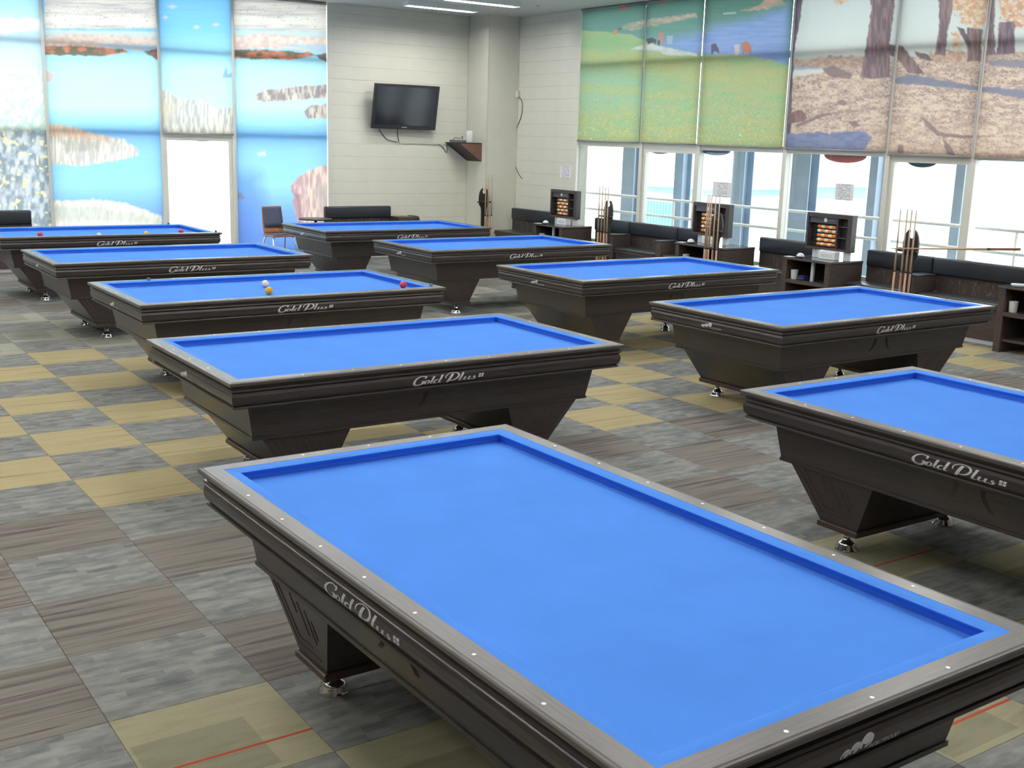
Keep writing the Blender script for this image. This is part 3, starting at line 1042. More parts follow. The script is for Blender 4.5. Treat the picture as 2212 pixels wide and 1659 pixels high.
def gold_plus(fn):
    """script lettering 'Gold Plus' with the four-square mark; unit = cap height"""
    g = G()

    def st(pts, ws, dx):
        pts = [(x + dx, y) for x, y in pts]
        ribbon(g, pts, wid(len(pts), ws), lambda x, y, k_: fn(x + .42 * y, y, k_))
    # G
    p = arc(.50, .46, .46, .50, 62, 318, 26)
    st(p, [.05, .06, .10, .17, .21, .19, .12, .07, .05], 0)
    st(smooth([(.70, .90), (.84, .92), (.93, .80), (.88, .66)]), [.05, .10, .15, .10], 0)
    st(smooth([(.90, .36), (.88, .10), (.78, -.10), (.54, -.20), (.22, -.15)]), [.22, .22, .15, .08, .03], 0)
    st(smooth([(.66, .36), (.80, .38), (.98, .36)]), [.03, .06, .05], 0)
    st(smooth([(.86, .06), (.98, .00), (1.08, .06)]), [.06, .05, .03], 0)
    # o
    st(arc(1.26, .21, .17, .22, 100, 460, 22), [.06, .15, .18, .10, .05, .13, .15, .08, .06], 0)
    # l
    st([(1.66, .86), (1.66, .5), (1.66, .16)], [.20, .20, .19], 0)
    st(smooth([(1.62, .20), (1.68, .03), (1.84, .02), (1.94, .08)]), [.12, .12, .06, .03], 0)
    # d
    st(arc(2.12, .20, .19, .21, 60, 320, 18), [.05, .12, .17, .16, .09, .05], 0)
    st([(2.40, .92), (2.40, .5), (2.40, .12)], [.20, .20, .19], 0)
    st(smooth([(2.38, .14), (2.46, .02), (2.60, .03), (2.68, .10)]), [.12, .10, .05, .03], 0)
    # P
    st(smooth([(2.90, .42), (2.80, .62), (2.86, .86), (3.10, 1.02), (3.46, 1.04), (3.82, .92), (4.02, .66), (3.98, .36), (3.78, .16), (3.52, .10), (3.40, .16)], 5),
       [.03, .10, .09, .06, .05, .10, .18, .20, .14, .07, .04], 0)
    st(smooth([(3.36, .92), (3.32, .60), (3.30, .30), (3.27, -.10)]), [.22, .25, .25, .22], 0)
    # l
    st([(4.34, .96), (4.34, .5), (4.34, .16)], [.20, .20, .19], 0)
    st(smooth([(4.31, .20), (4.37, .03), (4.52, .02), (4.62, .08)]), [.12, .12, .06, .03], 0)
    # u
    st([(4.76, .42), (4.76, .2), (4.77, .10)], [.18, .18, .16], 0)
    st(smooth([(4.74, .12), (4.84, .01), (5.00, .03), (5.10, .12)]), [.12, .09, .06, .05], 0)
    st([(5.18, .42), (5.18, .2), (5.19, .10)], [.18, .18, .16], 0)
    st(smooth([(5.16, .12), (5.25, .01), (5.40, .04), (5.50, .12)]), [.12, .09, .05, .03], 0)
    # s
    st(smooth([(5.70, .42), (5.58, .38), (5.62, .26), (5.76, .18), (5.74, .05), (5.58, .00), (5.48, .05)]), [.05, .08, .13, .17, .13, .08, .05], 0)
    # four-square mark
    for i in (0, 1):
        for j in (0, 1):
            x, y = 6.24 + i * .26, .26 + j * .26
            c = [(x + sx_ * .105, y + sy_ * .105) for sx_, sy_ in ((-1, -.7), (-.7, -1), (.7, -1), (1, -.7), (1, .7), (.7, 1), (-.7, 1), (-1, .7))]
            g.prism(c, lambda q, k_: fn(q[0] + .15 * q[1], q[1], k_))
    return g


def text_outline_mesh(txt):
    cu = bpy.data.curves.new('t', 'FONT')
    cu.body = txt
    cu.resolution_u = 2
    o_ = bpy.data.objects.new('t', cu)
    COL.objects.link(o_)
    dg = bpy.context.evaluated_depsgraph_get()
    me = bpy.data.meshes.new_from_object(o_.evaluated_get(dg))
    v = [tuple(q.co) for q in me.vertices]
    f = [tuple(q.vertices) for q in me.polygons]
    bpy.data.objects.remove(o_)
    bpy.data.curves.remove(cu)
    bpy.data.meshes.remove(me)
    return v, f


def ball_emblem(fn):
    g = G()
    for cx, cy, rx, ry in ((.21, .30, .17, .24), (.56, .40, .20, .29), (.98, .52, .25, .36)):
        # thick ring that closes into a solid top, open eye low on the right
        P = arc(cx, cy, rx * .72, ry * .72, -60, 235, 26)
        ribbon(g, P, wid(len(P), [rx * .25, rx * .6, rx * .95, rx * .9, rx * .62, rx * .42, rx * .3]), lambda x, y, k_: fn(x + .25 * y, y, k_))
        e = arc(cx + rx * .10, cy + ry * .28, rx * .62, ry * .52, 0, 360, 18)[:-1]
        g.prism(e, lambda q, k_: fn(q[0] + .25 * q[1], q[1], k_))
        e = arc(cx + rx * .30, cy - ry * .52, rx * .22, ry * .2, 0, 360, 12)[:-1]
        g.prism(e, lambda q, k_: fn(q[0] + .25 * q[1], q[1], k_))
    v, f = text_outline_mesh('HOLLYWOOD')
    xs = [q[0] for q in v]
    ys = [q[1] for q in v]
    kx = 1.22 / (max(xs) - min(xs))
    ky = .26 / (max(ys) - min(ys))
    for k_ in (1,):
        g.add([fn(1.28 + (q[0] - min(xs)) * kx + .25 * ((q[1] - min(ys)) * ky), .12 + (q[1] - min(ys)) * ky, k_) for q in v], f)
        g.add([fn(1.283 + (q[0] - min(xs)) * kx + .25 * ((q[1] - min(ys)) * ky), .123 + (q[1] - min(ys)) * ky, k_ + .2) for q in v], f)
    return g


# ------------------------------------------------------------------ billiard tables
LO, WO, HZ, SP, INS = 2.7026, 1.4834, 0.8057, 0.306, 0.0914
HX, HY = LO / 2, WO / 2


def mitre_boards(name, prof, mats, parent):
    """closed profile of (inset, z) swept round the table outline as four mitred boards"""
    out = []
    n_ = len(prof)
    for side in range(4):
        v = []
        for e in (0, 1):
            for d, z in prof:
                x, y = HX - d, HY - d
                c = [(-x, -y), (x, -y), (x, y), (-x, y)]
                v.append((*c[(side + e) % 4], z))
        f = [(i, (i + 1) % n_, n_ + (i + 1) % n_, n_ + i) for i in range(n_)] + [tuple(range(n_)), tuple(reversed(range(n_, 2 * n_)))]
        out.append(G().add(v, f).build(name, mats[side % 2], parent))
    return out


def make_table(label):
    t = thing('billiard_table', label, 'billiard table', (0, 0, 0), 0, 'carom billiard tables in two rows')
    z = HZ
    caps = mitre_boards('rail_cap', [(.078, z), (.016, z), (.0125, z - .003), (.0095, z - .0008), (.004, z - .002), (.0005, z - .0065), (.0, z - .012), (.004, z - .024), (.012, z - .029), (.078, z - .029)],
                 (M['cap_x'], M['cap_y']), t)
    ap = mitre_boards('apron_board', [(.014, z - .029), (.023, z - .033), (.026, z - .043), (.017, z - .048), (.015, z - .055), (.018, z - .060), (.027, z - .064), (.021, z - .070),
                                      (.0165, z - .085), (.0165, z - .103), (.021, z - .122), (.031, z - .136), (.036, z - .140), (.026, z - .143), (.024, z - .150), (.030, z - .156), (.16, z - .156), (.16, z - .105), (.076, z - .100), (.076, z - .029)],
                      (M['wenge_x'], M['wenge_y']), t)
    mitre_boards('cushion', [(.078, z - .0005), (.095, z - .001), (.114, z - .003), (.1282, z - .0075), (.1282, z - .0105), (.112, z - .030), (.106, z - .0485), (.078, z - .0485)],
                 (M['baize'], M['baize']), t)
    G().box(-HX + .08, HX - .08, -HY + .08, HY - .08, z - .098, z - .048).build('bed', M['baize'], t)
    # body and pedestals
    body = G().frust((-1.165, 1.165, -.575, .575), (-1.205, 1.205, -.605, .605), .435, z - .155).build('body', M['wenge_x'], t)
    G().box(-1.172, 1.172, -.582, .582, .428, .445).build('body_bead', M['wenge_x'], body)
    for s in (-1, 1):
        a = sorted((s * .915, s * .67)); b = sorted((s * 1.11, s * .555))
        G().frust((a[0], a[1], -.51, .51), (b[0], b[1], -.562, .562), .15, .432).build('pedestal', M['wenge_y'], t)
        G().rbox(a[0] - .012, a[1] + .012, -.525, .525, .118, .151, .005, 1).build('plinth', M['plinth'], t)
        pl_ = t.children[-1]
        for q in (-1, 1):
            G().lathe([(.062, 0), (.062, .006), (.055, .012), (.057, .018), (.048, .026), (.050, .032), (.040, .042), (.024, .056), (.019, .075), (.019, .119)], 20, (s * .80, q * .42, 0)).build('levelling_foot', M['chrome'], pl_)
    # carved motifs on the long sides
    for q in (-1, 1):
        g = G()

        def fp(x, zz, k_):
            yy = (.51 + (.562 - .51) * (zz - .15) / .282) if zz < .432 else (.575 + .03 * (zz - .435) / .215)
            return (x, q * (yy + (.0025 if k_ else -.004)), zz)

        def ln(x0, z0, x1, z1, w_=.0035):
            ribbon(g, [(x0, z0), (x1, z1)], [w_, w_], fp)
        for s in (-1, 1):
            for dx, zz, L in ((.90, .40, .07), (.84, .385, .12), (.78, .37, .12), (.73, .345, .07)):
                ln(s * dx, zz, s * (dx - L * .55), zz - L)
            ln(s * 1.06, .415, s * .905, .19); ln(s * .905, .19, s * .70, .19); ln(s * 1.02, .415, s * .88, .22); ln(s * .88, .22, s * .76, .22)
        for d in (0, .010, .020):
            P = [(.06 + d + .05 * t_ * t_, .60 - .10 * t_) for t_ in (0, .2, .4, .6, .8, 1)]
            for sg in (-1, 1):
                ribbon(g, [(sg * x_, y_) for x_, y_ in P], [.0018] * len(P), fp)
        g.build('carving', M['groove'], body)['kind'] = 'stuff'
    # sights
    dm = G().lathe([(.0062, 0), (.0062, .0012)], 10)
    first = None
    spots = [(-4 * SP + k_ * SP, q * (2 * SP + INS)) for k_ in range(1, 8) for q in (-1, 1)] + [(q * (4 * SP + INS), -2 * SP + k_ * SP) for k_ in range(1, 4) for q in (-1, 1)]
    for x, y in spots:
        if first is None:
            first = dm.build('sight_dot', M['dot'], t)
            o_ = first
        else:
            o_ = first.copy(); COL.objects.link(o_)
        o_.parent = caps[(0 if y < 0 else 2) if abs(y) > 2 * SP else (1 if x > 0 else 3)]
        o_.location = (x, y, z - .0004)
    # transfers
    u = .0745
    for s in (-1, 1):
        def fn(x, y, k_):
            zz = .6805 + y * .0500
            dd = float(np.interp(z - zz, [.070, .085, .103, .122, .136], [.021, .0165, .0165, .021, .031]))
            return (-s * (-.240 + x * u), s * (HY - dd + .0008 + .0008 * k_) , zz)
        lt = gold_plus(fn).build('lettering', M['letter'], ap[0 if s < 0 else 2])
        lt['label'] = 'silver script lettering reading Gold Plus'

        def fe(x, y, k_):
            zz = .6745 + y * .0600
            dd = float(np.interp(z - zz, [.070, .085, .103, .122, .136], [.021, .0165, .0165, .021, .031]))
            return (s * (HX - dd + .0008 + .0008 * k_), s * (-.135 + x * .092), zz)
        em = ball_emblem(fe).build('emblem', M['letter'], ap[3 if s < 0 else 1])
        em['label'] = 'silver emblem of three balls reading HOLLYWOOD'
    return t


TABS = [('A5', .6150, -8.3224, -1.5639, 'empty blue carom billiard table set lengthwise beside the open carpet aisle'),
        ('A4', 1.8787, -4.8359, -.0043, 'empty blue carom billiard table set crosswise behind the lengthwise one on the aisle side'),
        ('A3', 2.2562, -1.9283, .0051, 'blue carom billiard table carrying touching white and yellow balls and one red ball'),
        ('A2', 2.2986, .9732, .0026, 'empty blue carom billiard table between the two tables that carry balls'),
        ('A1', 2.3340, 3.8497, .0018, 'blue carom billiard table with four balls, nearest to the lake-print blinds'),
        ('B5', 3.6409, -8.3010, -1.5788, 'empty blue carom billiard table set lengthwise on the side toward the window benches'),
        ('B4', 6.0945, -4.8210, .0083, 'empty blue carom billiard table set crosswise behind the lengthwise one on the window side'),
        ('B3', 6.3868, -2.0505, .0011, 'empty blue carom billiard table in the cue-rack row, third from the television wall'),
        ('B2', 6.4549, .8956, -.0001, 'empty blue carom billiard table in the cue-rack row, second from the television wall'),
        ('B1', 6.4049, 3.6511, -.0001, 'empty blue carom billiard table in the cue-rack row, nearest to the television wall')]
table0 = None
for key, x, y, a, lab in TABS:
    if table0 is None:
        table0 = make_table(lab)
        table0.location = (x, y, 0)
        table0.rotation_euler = (0, 0, a)
    else:
        dup(table0, (x, y, 0), a, lab)

# balls and chalk ----------------------------------------------------
BR = .0328
BZ = HZ - .048 + BR
M['ball_red'] = plain('red_ball', srgb(214, 52, 66), 0.12, noise=.02)
M['ball_white'] = plain('white_ball', srgb(236, 232, 214), 0.12, noise=.02)
M['ball_yellow'] = plain('yellow_ball', srgb(232, 166, 38), 0.12, noise=.02)
M['ball_spot'] = plain('ball_spot', srgb(150, 40, 36), 0.2)


def ball(x, y, mat, label):
    t = thing('billiard_ball', label, 'ball', (x, y, BZ - BR), 0, 'carom balls on the tables')
    pr_ = [(BR * math.sin(math.pi * i / 16), BR - BR * math.cos(math.pi * i / 16)) for i in range(17)]
    G().lathe(pr_, 28).build('ball_shell', M[mat], t)
    a = -1.1
    d = Vector((math.cos(a) * .75, math.sin(a) * .75, .66)).normalized()
    g = G()
    q = d.to_track_quat('Z', 'Y').to_matrix()
    ring = [q @ Vector((.0045 * math.cos(k_ * math.pi / 5), .0045 * math.sin(k_ * math.pi / 5), BR + .0002)) + Vector((0, 0, BR)) for k_ in range(10)]
    g.add(ring, [tuple(range(10))])
    g.build('ball_spot', M['ball_spot'], t)
    return t


for u, v, m_, lab in ((573, 613, 'ball_white', 'cream white billiard ball touching the yellow ball'), (581, 628, 'ball_yellow', 'yellow billiard ball touching the cream white ball'),
                      (871, 615, 'ball_red', 'red billiard ball alone near the cushion of the table with three balls')):
    p = atz(u, v, BZ)
    ball(p[0], p[1], m_, lab)
for u, v, m_, lab in ((87, 506, 'ball_red', 'red billiard ball at the bench end of the table with four balls'), (214, 511, 'ball_white', 'white billiard ball on the table with four balls'),
                      (316, 504, 'ball_yellow', 'yellow billiard ball on the table with four balls'), (391, 499, 'ball_red', 'red billiard ball at the door end of the table with four balls')):
    p = atz(u, v + 1, BZ)
    if p[1] < 3.29:
        # keep it on the cloth, clear of the near cushion
        k_ = (3.29 - CAMP[1]) / (p[1] - CAMP[1])
        p = CAMP + (p - CAMP) * k_
    ball(p[0], p[1], m_, lab)
M['chalk'] = plain('dusty_chalk', srgb(110, 116, 128), .9)
M['chalk_face'] = plain('chalk_face', srgb(70, 110, 170), .95)
for x, y, lab in ((1.40, -1.285, 'small grey chalk cube on the far rail of the table with three balls'), (3.52, -2.55, 'small grey chalk cube on the rail corner of the table with three balls'),
                  (3.44, 4.53, 'small dark chalk cube on the far rail corner of the table with four balls'), (3.635, 3.20, 'small dark chalk cube on the near rail corner of the table with four balls')):
    t = thing('billiard_chalk', lab, 'chalk', (x, y, HZ), random.random())
    G().rbox(-.012, .012, -.012, .012, 0, .023, .0025, 1).build('chalk_cube', M['chalk'], t)
    G().lathe([(.0085, .0225), (.0085, .0238)], 12).build('chalk_face', M['chalk_face'], t)

# ------------------------------------------------------------------ wall furniture
M['furn'] = wood('dark_oak_furniture', (0.040, 0.028, 0.024), (0.095, 0.070, 0.060), .4, (3, 3, 30))
M['furn_dark'] = plain('dark_recess_board', (0.022, 0.018, 0.020), .5)
M['vinyl'] = plain('black_vinyl', (0.016, 0.020, 0.028), .38, scale=60, noise=.15, bump=.2)
M['seat'] = plain('slate_vinyl_seat', (0.050, 0.058, 0.066), .30, scale=60, noise=.12, bump=.15)
M['kick'] = plain('pale_kick_strip', srgb(190, 192, 194), .4)
M['whitep'] = plain('white_plastic', srgb(236, 238, 238), .35, noise=.01)
M['acryl'] = plain('frosted_acrylic', srgb(214, 220, 224), .25, noise=.02)
M['blackp'] = plain('black_plastic', (0.018, 0.018, 0.022), .35)
M['navy'] = plain('navy_fabric', srgb(40, 52, 110), .7)


def branch_fabric():
    m, t, b = newmat('brown_branch_print')
    tcn = node(t, 'ShaderNodeTexCoord')
    mp = node(t, 'ShaderNodeMapping')
    mp.inputs['Scale'].default_value = (11, 11, 4)
    nz = node(t, 'ShaderNodeTexNoise', Scale=1.0, Detail=2.5, Roughness=.6)
    t.links.new(tcn.outputs['Object'], mp.inputs[0])
    t.links.new(mp.outputs[0], nz.inputs['Vector'])
    a_ = node(t, 'ShaderNodeMath', operation='SUBTRACT'); a_.inputs[1].default_value = .5
    t.links.new(nz.outputs[0], a_.inputs[0])
    ab = node(t, 'ShaderNodeMath', operation='ABSOLUTE'); t.links.new(a_.outputs[0], ab.inputs[0])
    c = ramp(t, ab.outputs[0], [(0.0, (0.17, 0.115, 0.075)), (0.010, (0.11, 0.075, 0.055)), (0.022, (0.045, 0.032, 0.029))])
    t.links.new(c, b.inputs['Base Color'])
    b.inputs['Roughness'].default_value = .6
    return m


M['branch'] = branch_fabric()


def bench(label, a, b, loc=None, rz=None, e0=0, e1=0):
    """wall bench; local x = 0..L to the right when facing it, local y = depth to the wall"""
    L = abs(a - b)
    if loc is None:
        loc, rz = (9.88, max(a, b), 0), -math.pi / 2
    t = thing('wall_bench', label, 'bench', loc, rz, 'dark upholstered wall benches')
    G().box(.0, L, .03, .44, .045, .40).build('base_box', M['furn'], t)
    G().box(.0, L, .035, .43, 0, .045).build('kick_board', M['kick'], t)
    G().box(.0, L, .0, .44, .40, .432).build('seat_board', M['furn'], t)
    G().rbox(.004, L - .004, .004, .40, .432, .468, .012, 2).build('seat_pad', M['seat'], t)
    G().box(-e0, L + e1, .40, .44, .468, .665).build('back_panel', M['branch'], t)
    g = G().rbox(.002 - e0, L + e1 - .002, .365, .47, .66, .865, .025, 3)
    g.build('back_cushion', M['vinyl'], t)
    return t


bench('dark wall bench section between the cream pillar and a scoreboard side table', 6.06, 4.47)
bench('dark wall bench section between the scoreboard table by the cladded wall and an arm block', 3.61, 2.80, e1=.088)
bench('dark wall bench section set between two arm blocks', 2.62, 1.66, e0=.088, e1=.078)
bench('short dark wall bench section between an arm block and a scoreboard side table', 1.50, .94, e0=.078)
bench('dark wall bench section between two scoreboard side tables', -.09, -1.11)
bench('dark wall bench section between a scoreboard side table and the arm block with four cues', -1.93, -2.80, e1=.098)
bench('long dark wall bench section below the lying cue', -3.00, -4.19, e0=.098)


def arm_block(y0, y1, label):
    t = thing('arm_block', label, 'armrest', (9.86, y1, 0), -math.pi / 2, 'arm blocks along the window benches')
    L = y1 - y0
    G().rbox(.004, L - .004, .01, .355, 0, .655, .004, 1).build('block_body', M['furn'], t)
    G().rbox(0, L, .0, .36, .655, .675, .005, 1).build('block_top', M['seat'], t)


arm_block(2.635, 2.785, 'dark wooden arm block between benches behind the cue rack near the cladded wall')
arm_block(1.515, 1.645, 'dark wooden arm block between benches close to a scoreboard side table')
arm_block(-2.985, -2.815, 'dark wooden arm block between benches behind the rack with the lying cue')

# benches on the television wall and by the lake blinds
o = bench('dark wall bench below the television', 0, 1.28, (6.90, 6.46, 0), 0)
G().rbox(1.285, 1.60, .10, .46, 0, .685, .006, 1).build('end_block', M['furn'], o)
G().rbox(1.60, 1.74, .12, .44, 0, .70, .05, 3).build('armrest', M['vinyl'], o)
o = bench('dark wall bench in front of the lake blinds', 0, 1.55, (.56, 6.37, 0), 0)
G().rbox(1.555, 1.76, .06, .46, 0, .60, .006, 1).build('end_block', M['furn'], o)


# side tables with scoreboards ---------------------------------------
def side_table(y0, y1, label):
    """open-fronted cabinet; local x to the right facing it"""
    L = y1 - y0
    t = thing('side_table', label, 'side table', (9.60, y1, 0), -math.pi / 2, 'side tables between the window benches')
    D = .62
    for x in (0, L - .08):
        G().rbox(x, x + .08, 0, D, 0, .69, .004, 1).build('side_panel', M['furn'], t)
    G().box(.08, L - .08, D - .02, D, .12, .69).build('back_panel', M['furn_dark'], t)
    G().rbox(-.01, L + .01, -.012, D, .69, .712, .004, 1).build('table_top', M['furn'], t)
    G().rbox(-.004, L + .004, -.006, D - .004, .712, .720, .002, 1).build('glass_top', M['gtop'], t)
    G().box(.08, L - .08, -.004, D - .02, .395, .44).build('shelf', M['furn'], t)
    G().box(.08, L - .08, .03, D - .02, .12, .145).build('lower_shelf', M['furn'], t)
    G().box(L * .47, L * .47 + .018, .16, D - .02, .44, .69).build('divider', M['furn'], t)
    G().box(L * .47 + .03, L * .47 + .07, .10, .13, .44, .69).build('shelf_pale_strip', M['acryl'], t)  # pale upright strip in front of the divider
    return t


M['gtop'] = plain('smoked_glass_top', (0.05, 0.055, 0.06), .06, spec=.8, noise=.02)
M['bead_o'] = plain('orange_bead', srgb(232, 128, 30), .3, noise=.04)
M['bead_w'] = plain('cream_bead', srgb(240, 226, 190), .3, noise=.03)
M['bead_p'] = plain('salmon_bead', srgb(228, 136, 74), .3, noise=.04)
M['board'] = plain('scoreboard_panel', (0.055, 0.044, 0.042), .45)
M['board_dark'] = plain('scoreboard_recess', (0.018, 0.015, 0.020), .5)
M['wire'] = plain('steel_wire', (0.6, 0.6, 0.62), .3, 1.0)
M['plate'] = plain('dark_header_plate', (0.075, 0.078, 0.088), .3)


def scoreboard(y1, label, z0=.83):
    W_, H_, D_ = .725, .460, .09
    t = thing('score_board', label, 'scoreboard', (9.90, y1, z0), -math.pi / 2, 'bead scoreboards on the side tables')
    G().box(.01, W_ - .01, D_ - .012, D_, .01, H_ - .01).build('back', M['board_dark'], t)
    G().box(0, W_, 0, D_, H_ - .05, H_).build('top_board', M['board'], t)
    G().box(0, W_, 0, D_, 0, .03).build('bottom_board', M['board'], t)
    G().box(0, .03, 0, D_, .03, H_ - .05).build('side_board', M['board'], t)
    G().box(W_ - .07, W_, 0, D_, .03, H_ - .05).build('side_board', M['board'], t)
    G().box(.475, .495, .01, D_, .03, H_ - .05).build('partition', M['board'], t)
    for z in (.16, .30):
        G().box(.495, W_ - .07, .03, D_, z, z + .014).build('chalk_shelf', M['board'], t)
    G().box(.03, .475, .02, .04, .335, .415).build('header_plate', M['plate'], t)
    hp = G().lathe([(.026, 0), (.026, .004)], 18, (.285, .019, .378), axis='y').build('round_mark', M['whitep'], t)
    for k_ in range(6):
        G().box(.335 + k_ * .017, .345 + k_ * .017, .0185, .02, .374, .384).build('small_mark', M['wire'], t)
    bead = {}
    for r in range(5):
        z = .290 - r * .056
        rod = G().tube([(.03, .055, z), (.475, .055, z)], .003, 6).build('rod', M['wire'], t)
        for k_ in range(5):
            c = ('bead_o' if (k_ % 4 == 0) else 'bead_p') if (k_ + r) % 2 == 0 else 'bead_w'
            x = .175 + k_ * .06
            if c not in bead:
                bead[c] = G().lathe([(.004, -.0295), (.016, -.029), (.0215, -.023), (.0215, .023), (.016, .029), (.004, .0295)], 14, axis='x').build('bead', M[c], rod)
                o_ = bead[c]
            else:
                o_ = bead[c].copy(); COL.objects.link(o_); o_.parent = rod
            o_.location = (x, .055, z)
    for x in (.10, .60):
        G().rbox(x, x + .075, .03, .09, .72 - z0 + .0005, 0, .004, 1).build('stand_post', M['acryl'], t)
    return t


def station(y0, y1, s1, tag_, cup_mug=True):
    side_table(y0, y1, 'dark open-fronted side table ' + tag_)
    scoreboard(s1, 'dark bead scoreboard standing on the side table ' + tag_)
    yc = s1 - .42
    t = thing('tissue_box', 'white tissue box under the scoreboard ' + tag_, 'box', (9.86, yc, .7205), 0, 'white boxes under the scoreboards')
    G().rbox(-.03, .07, -.13, .13, 0, .105, .006, 1).build('box_body', M['whitep'], t)
    G().box(-.032, -.030, -.09, .09, .03, .07).build('box_window', M['acryl'], t)
    d = thing('desk_bell', 'small white dome on the side table ' + tag_, 'ornament', (9.72, y1 - .19, .7205), 0, 'white domes on the side tables')
    G().lathe([(.048, 0), (.05, .008), (.05, .012)], 20).build('dome_base', M['blackp'], d)
    G().lathe([(.05, .012), (.05, .02), (.044, .038), (.028, .052), (.008, .058), (0, .058)], 20).build('dome_cap', M['whitep'], d)
    c = thing('paper_cup', 'white cup on the shelf of the side table ' + tag_, 'cup', (9.68, y1 - .15, .4402), 0, 'white cups on the shelves')
    G().lathe([(.040, 0), (.042, .004), (.048, .115), (.050, .118), (.047, .116), (.039, .006), (0, .006)], 20).build('cup_wall', M['whitep'], c)
    k_ = thing('cleaning_cloth', 'folded blue cloth on the side table shelf ' + tag_, 'cloth', (9.70, y1 - .28, .4402), 0, 'blue cloths on the shelves')
    G().rbox(-.06, .06, -.055, .055, 0, .032, .014, 3).build('cloth_fold', M['navy'], k_)
    G().rbox(-.045, .05, -.04, .05, .030, .058, .012, 3).build('cloth_fold', M['navy'], k_)
    p = tag(G().rbox(-.055, .055, -.05, .05, 0, .004, .0015, 1).build('paper_pad', M['whitep']), 'flat white pad on the side table ' + tag_, 'paper', 'white pads on the side tables')
    p.location = (9.66, y1 - .06, .7205)


station(3.63, 4.44, 4.385, 'against the cladded wall end')
station(-.05, .91, .905, 'behind the rack with five cues')
station(-1.91, -1.13, -1.225, 'under the red window sticker')
side_table(-5.05, -4.21, 'dark open-fronted side table beside the long bench under the lying cue')
scoreboard(-4.30, 'dark bead scoreboard at the end of the lying cue')
c = thing('paper_cup', 'white cup on the shelf of the side table beside the long bench', 'cup', (9.68, -4.35, .4402), 0, 'white cups on the shelves')
G().lathe([(.040, 0), (.042, .004), (.048, .115), (.050, .118), (.047, .116), (.039, .006), (0, .006)], 20).build('cup_wall', M['whitep'], c)
c = thing('ash_tray', 'flat pale tray on the side table beside the long bench', 'tray', (9.72, -4.36, .7205), 0)
G().lathe([(.07, 0), (.085, .022), (.079, .022), (.066, .006), (0, .006)], 20).build('tray_dish', M['acryl'], c)

# cue racks and cues -------------------------------------------------
M['rack'] = plain('dark_rack_board', (0.030, 0.022, 0.022), .4)
M['maple'] = wood('maple_shaft', (0.42, 0.30, 0.19), (0.62, 0.47, 0.32), .3, (40, 40, 2))
M['butt'] = wood('cue_butt_wood', (0.36, 0.19, 0.09), (0.60, 0.36, 0.20), .28, (60, 60, 2))
M['butt_dark'] = wood('cue_butt_brown', (0.16, 0.07, 0.035), (0.34, 0.18, 0.10), .28, (60, 60, 2))
M['tip'] = plain('leather_tip', (0.10, 0.16, 0.24), .8)

cue0 = {}


def cue(loc, label, mat='butt', rot=(0, 0, 0), group='billiard cues in the racks'):
    if mat not in cue0:
        t = thing('billiard_cue', label, 'cue', loc, 0, group)
        G().lathe([(.010, 0), (.0145, .004), (.0148, .02), (.0145, .15), (.0125, .68)], 12).build('cue_butt', M[mat], t)
        G().lathe([(.0135, .68), (.0135, .70)], 12).build('joint_ring', M['blackp'], t)
        G().lathe([(.0122, .70), (.010, 1.0), (.0068, 1.375)], 12).build('cue_shaft', M['maple'], t)
        G().lathe([(.0066, 1.375), (.0064, 1.392)], 12).build('ferrule', M['whitep'], t)
        G().lathe([(.0064, 1.392), (.0062, 1.399), (.003, 1.403)], 12).build('cue_tip', M['tip'], t)
        cue0[mat] = t
    else:
        t = dup(cue0[mat], loc, None, label)
        t['group'] = group
    t.rotation_euler = rot
    return t


def rack(loc, rz, label, n_cues, cue_lab, off):
    """stand with a keyhole paddle; local x to the right facing it, cues stand on the base in front"""
    t = thing('cue_rack', label, 'cue rack', loc, rz, 'cue racks in front of the benches')
    G().rbox(-.19, .19, -.10, .05, 0, .03, .005, 1).build('base_board', M['rack'], t)
    P = [(-.05, .03), (.05, .03), (.05, .80), (.06, .86), (.098, .91), (.108, 1.0), (.104, 1.07), (.090, 1.135), (.066, 1.18), (.040, 1.206), (.026, 1.20)]
    P += arc(0, 1.145, .040, .040, 52, -232, 20)
    P += [(-.026, 1.20), (-.040, 1.206), (-.066, 1.18), (-.090, 1.135), (-.104, 1.07), (-.108, 1.0), (-.098, .91), (-.06, .86), (-.05, .80)]
    G().prism(P, lambda q, k_: (q[0], -.002 + .024 * k_, q[1])).build('paddle_board', M['rack'], t)
    G().rbox(-.16, .13, -.062, -.002, .948, .972, .008, 2).build('cue_holder', M['rack'], t)
    R = Matrix.Rotation(rz, 3, 'Z')
    for k_, dx in enumerate(off):
        # in the notches along the front edge of the holder bar
        p = Vector(loc) + R @ Vector((dx, -.078, .0305))
        cue(p, cue_lab, 'butt' if k_ % 2 == 0 else 'butt_dark')


Z90 = -math.pi / 2
p1 = atx(1312, 440, 9.70); p2 = atx(1546, 470, 9.42); p3 = atx(1967, 505, 9.70)
rack((9.72, p1[1], 0), Z90, 'dark keyhole cue rack with four cues near the cladded wall', 4, 'wooden cue in the four-cue rack near the cladded wall', (-.13, -.055, .02, .085))
rack((9.45, p2[1], 0), Z90, 'dark keyhole cue rack with five cues in front of a scoreboard', 5, 'wooden cue in the five-cue rack in front of a scoreboard', (-.12, -.085, -.045, .03, .105))
rack((9.72, p3[1], 0), Z90, 'dark keyhole cue rack with four cues and a lying cue', 4, 'wooden cue standing in the rack with the lying cue', (-.125, -.03, .03, .09))
pp = aty(1051, 430, 6.16)
rack((pp[0], 6.24, 0), 0, 'dark keyhole cue rack with three cues against the cream pillar', 3, 'wooden cue in the three-cue rack against the pillar', (-.02, .035, .115))
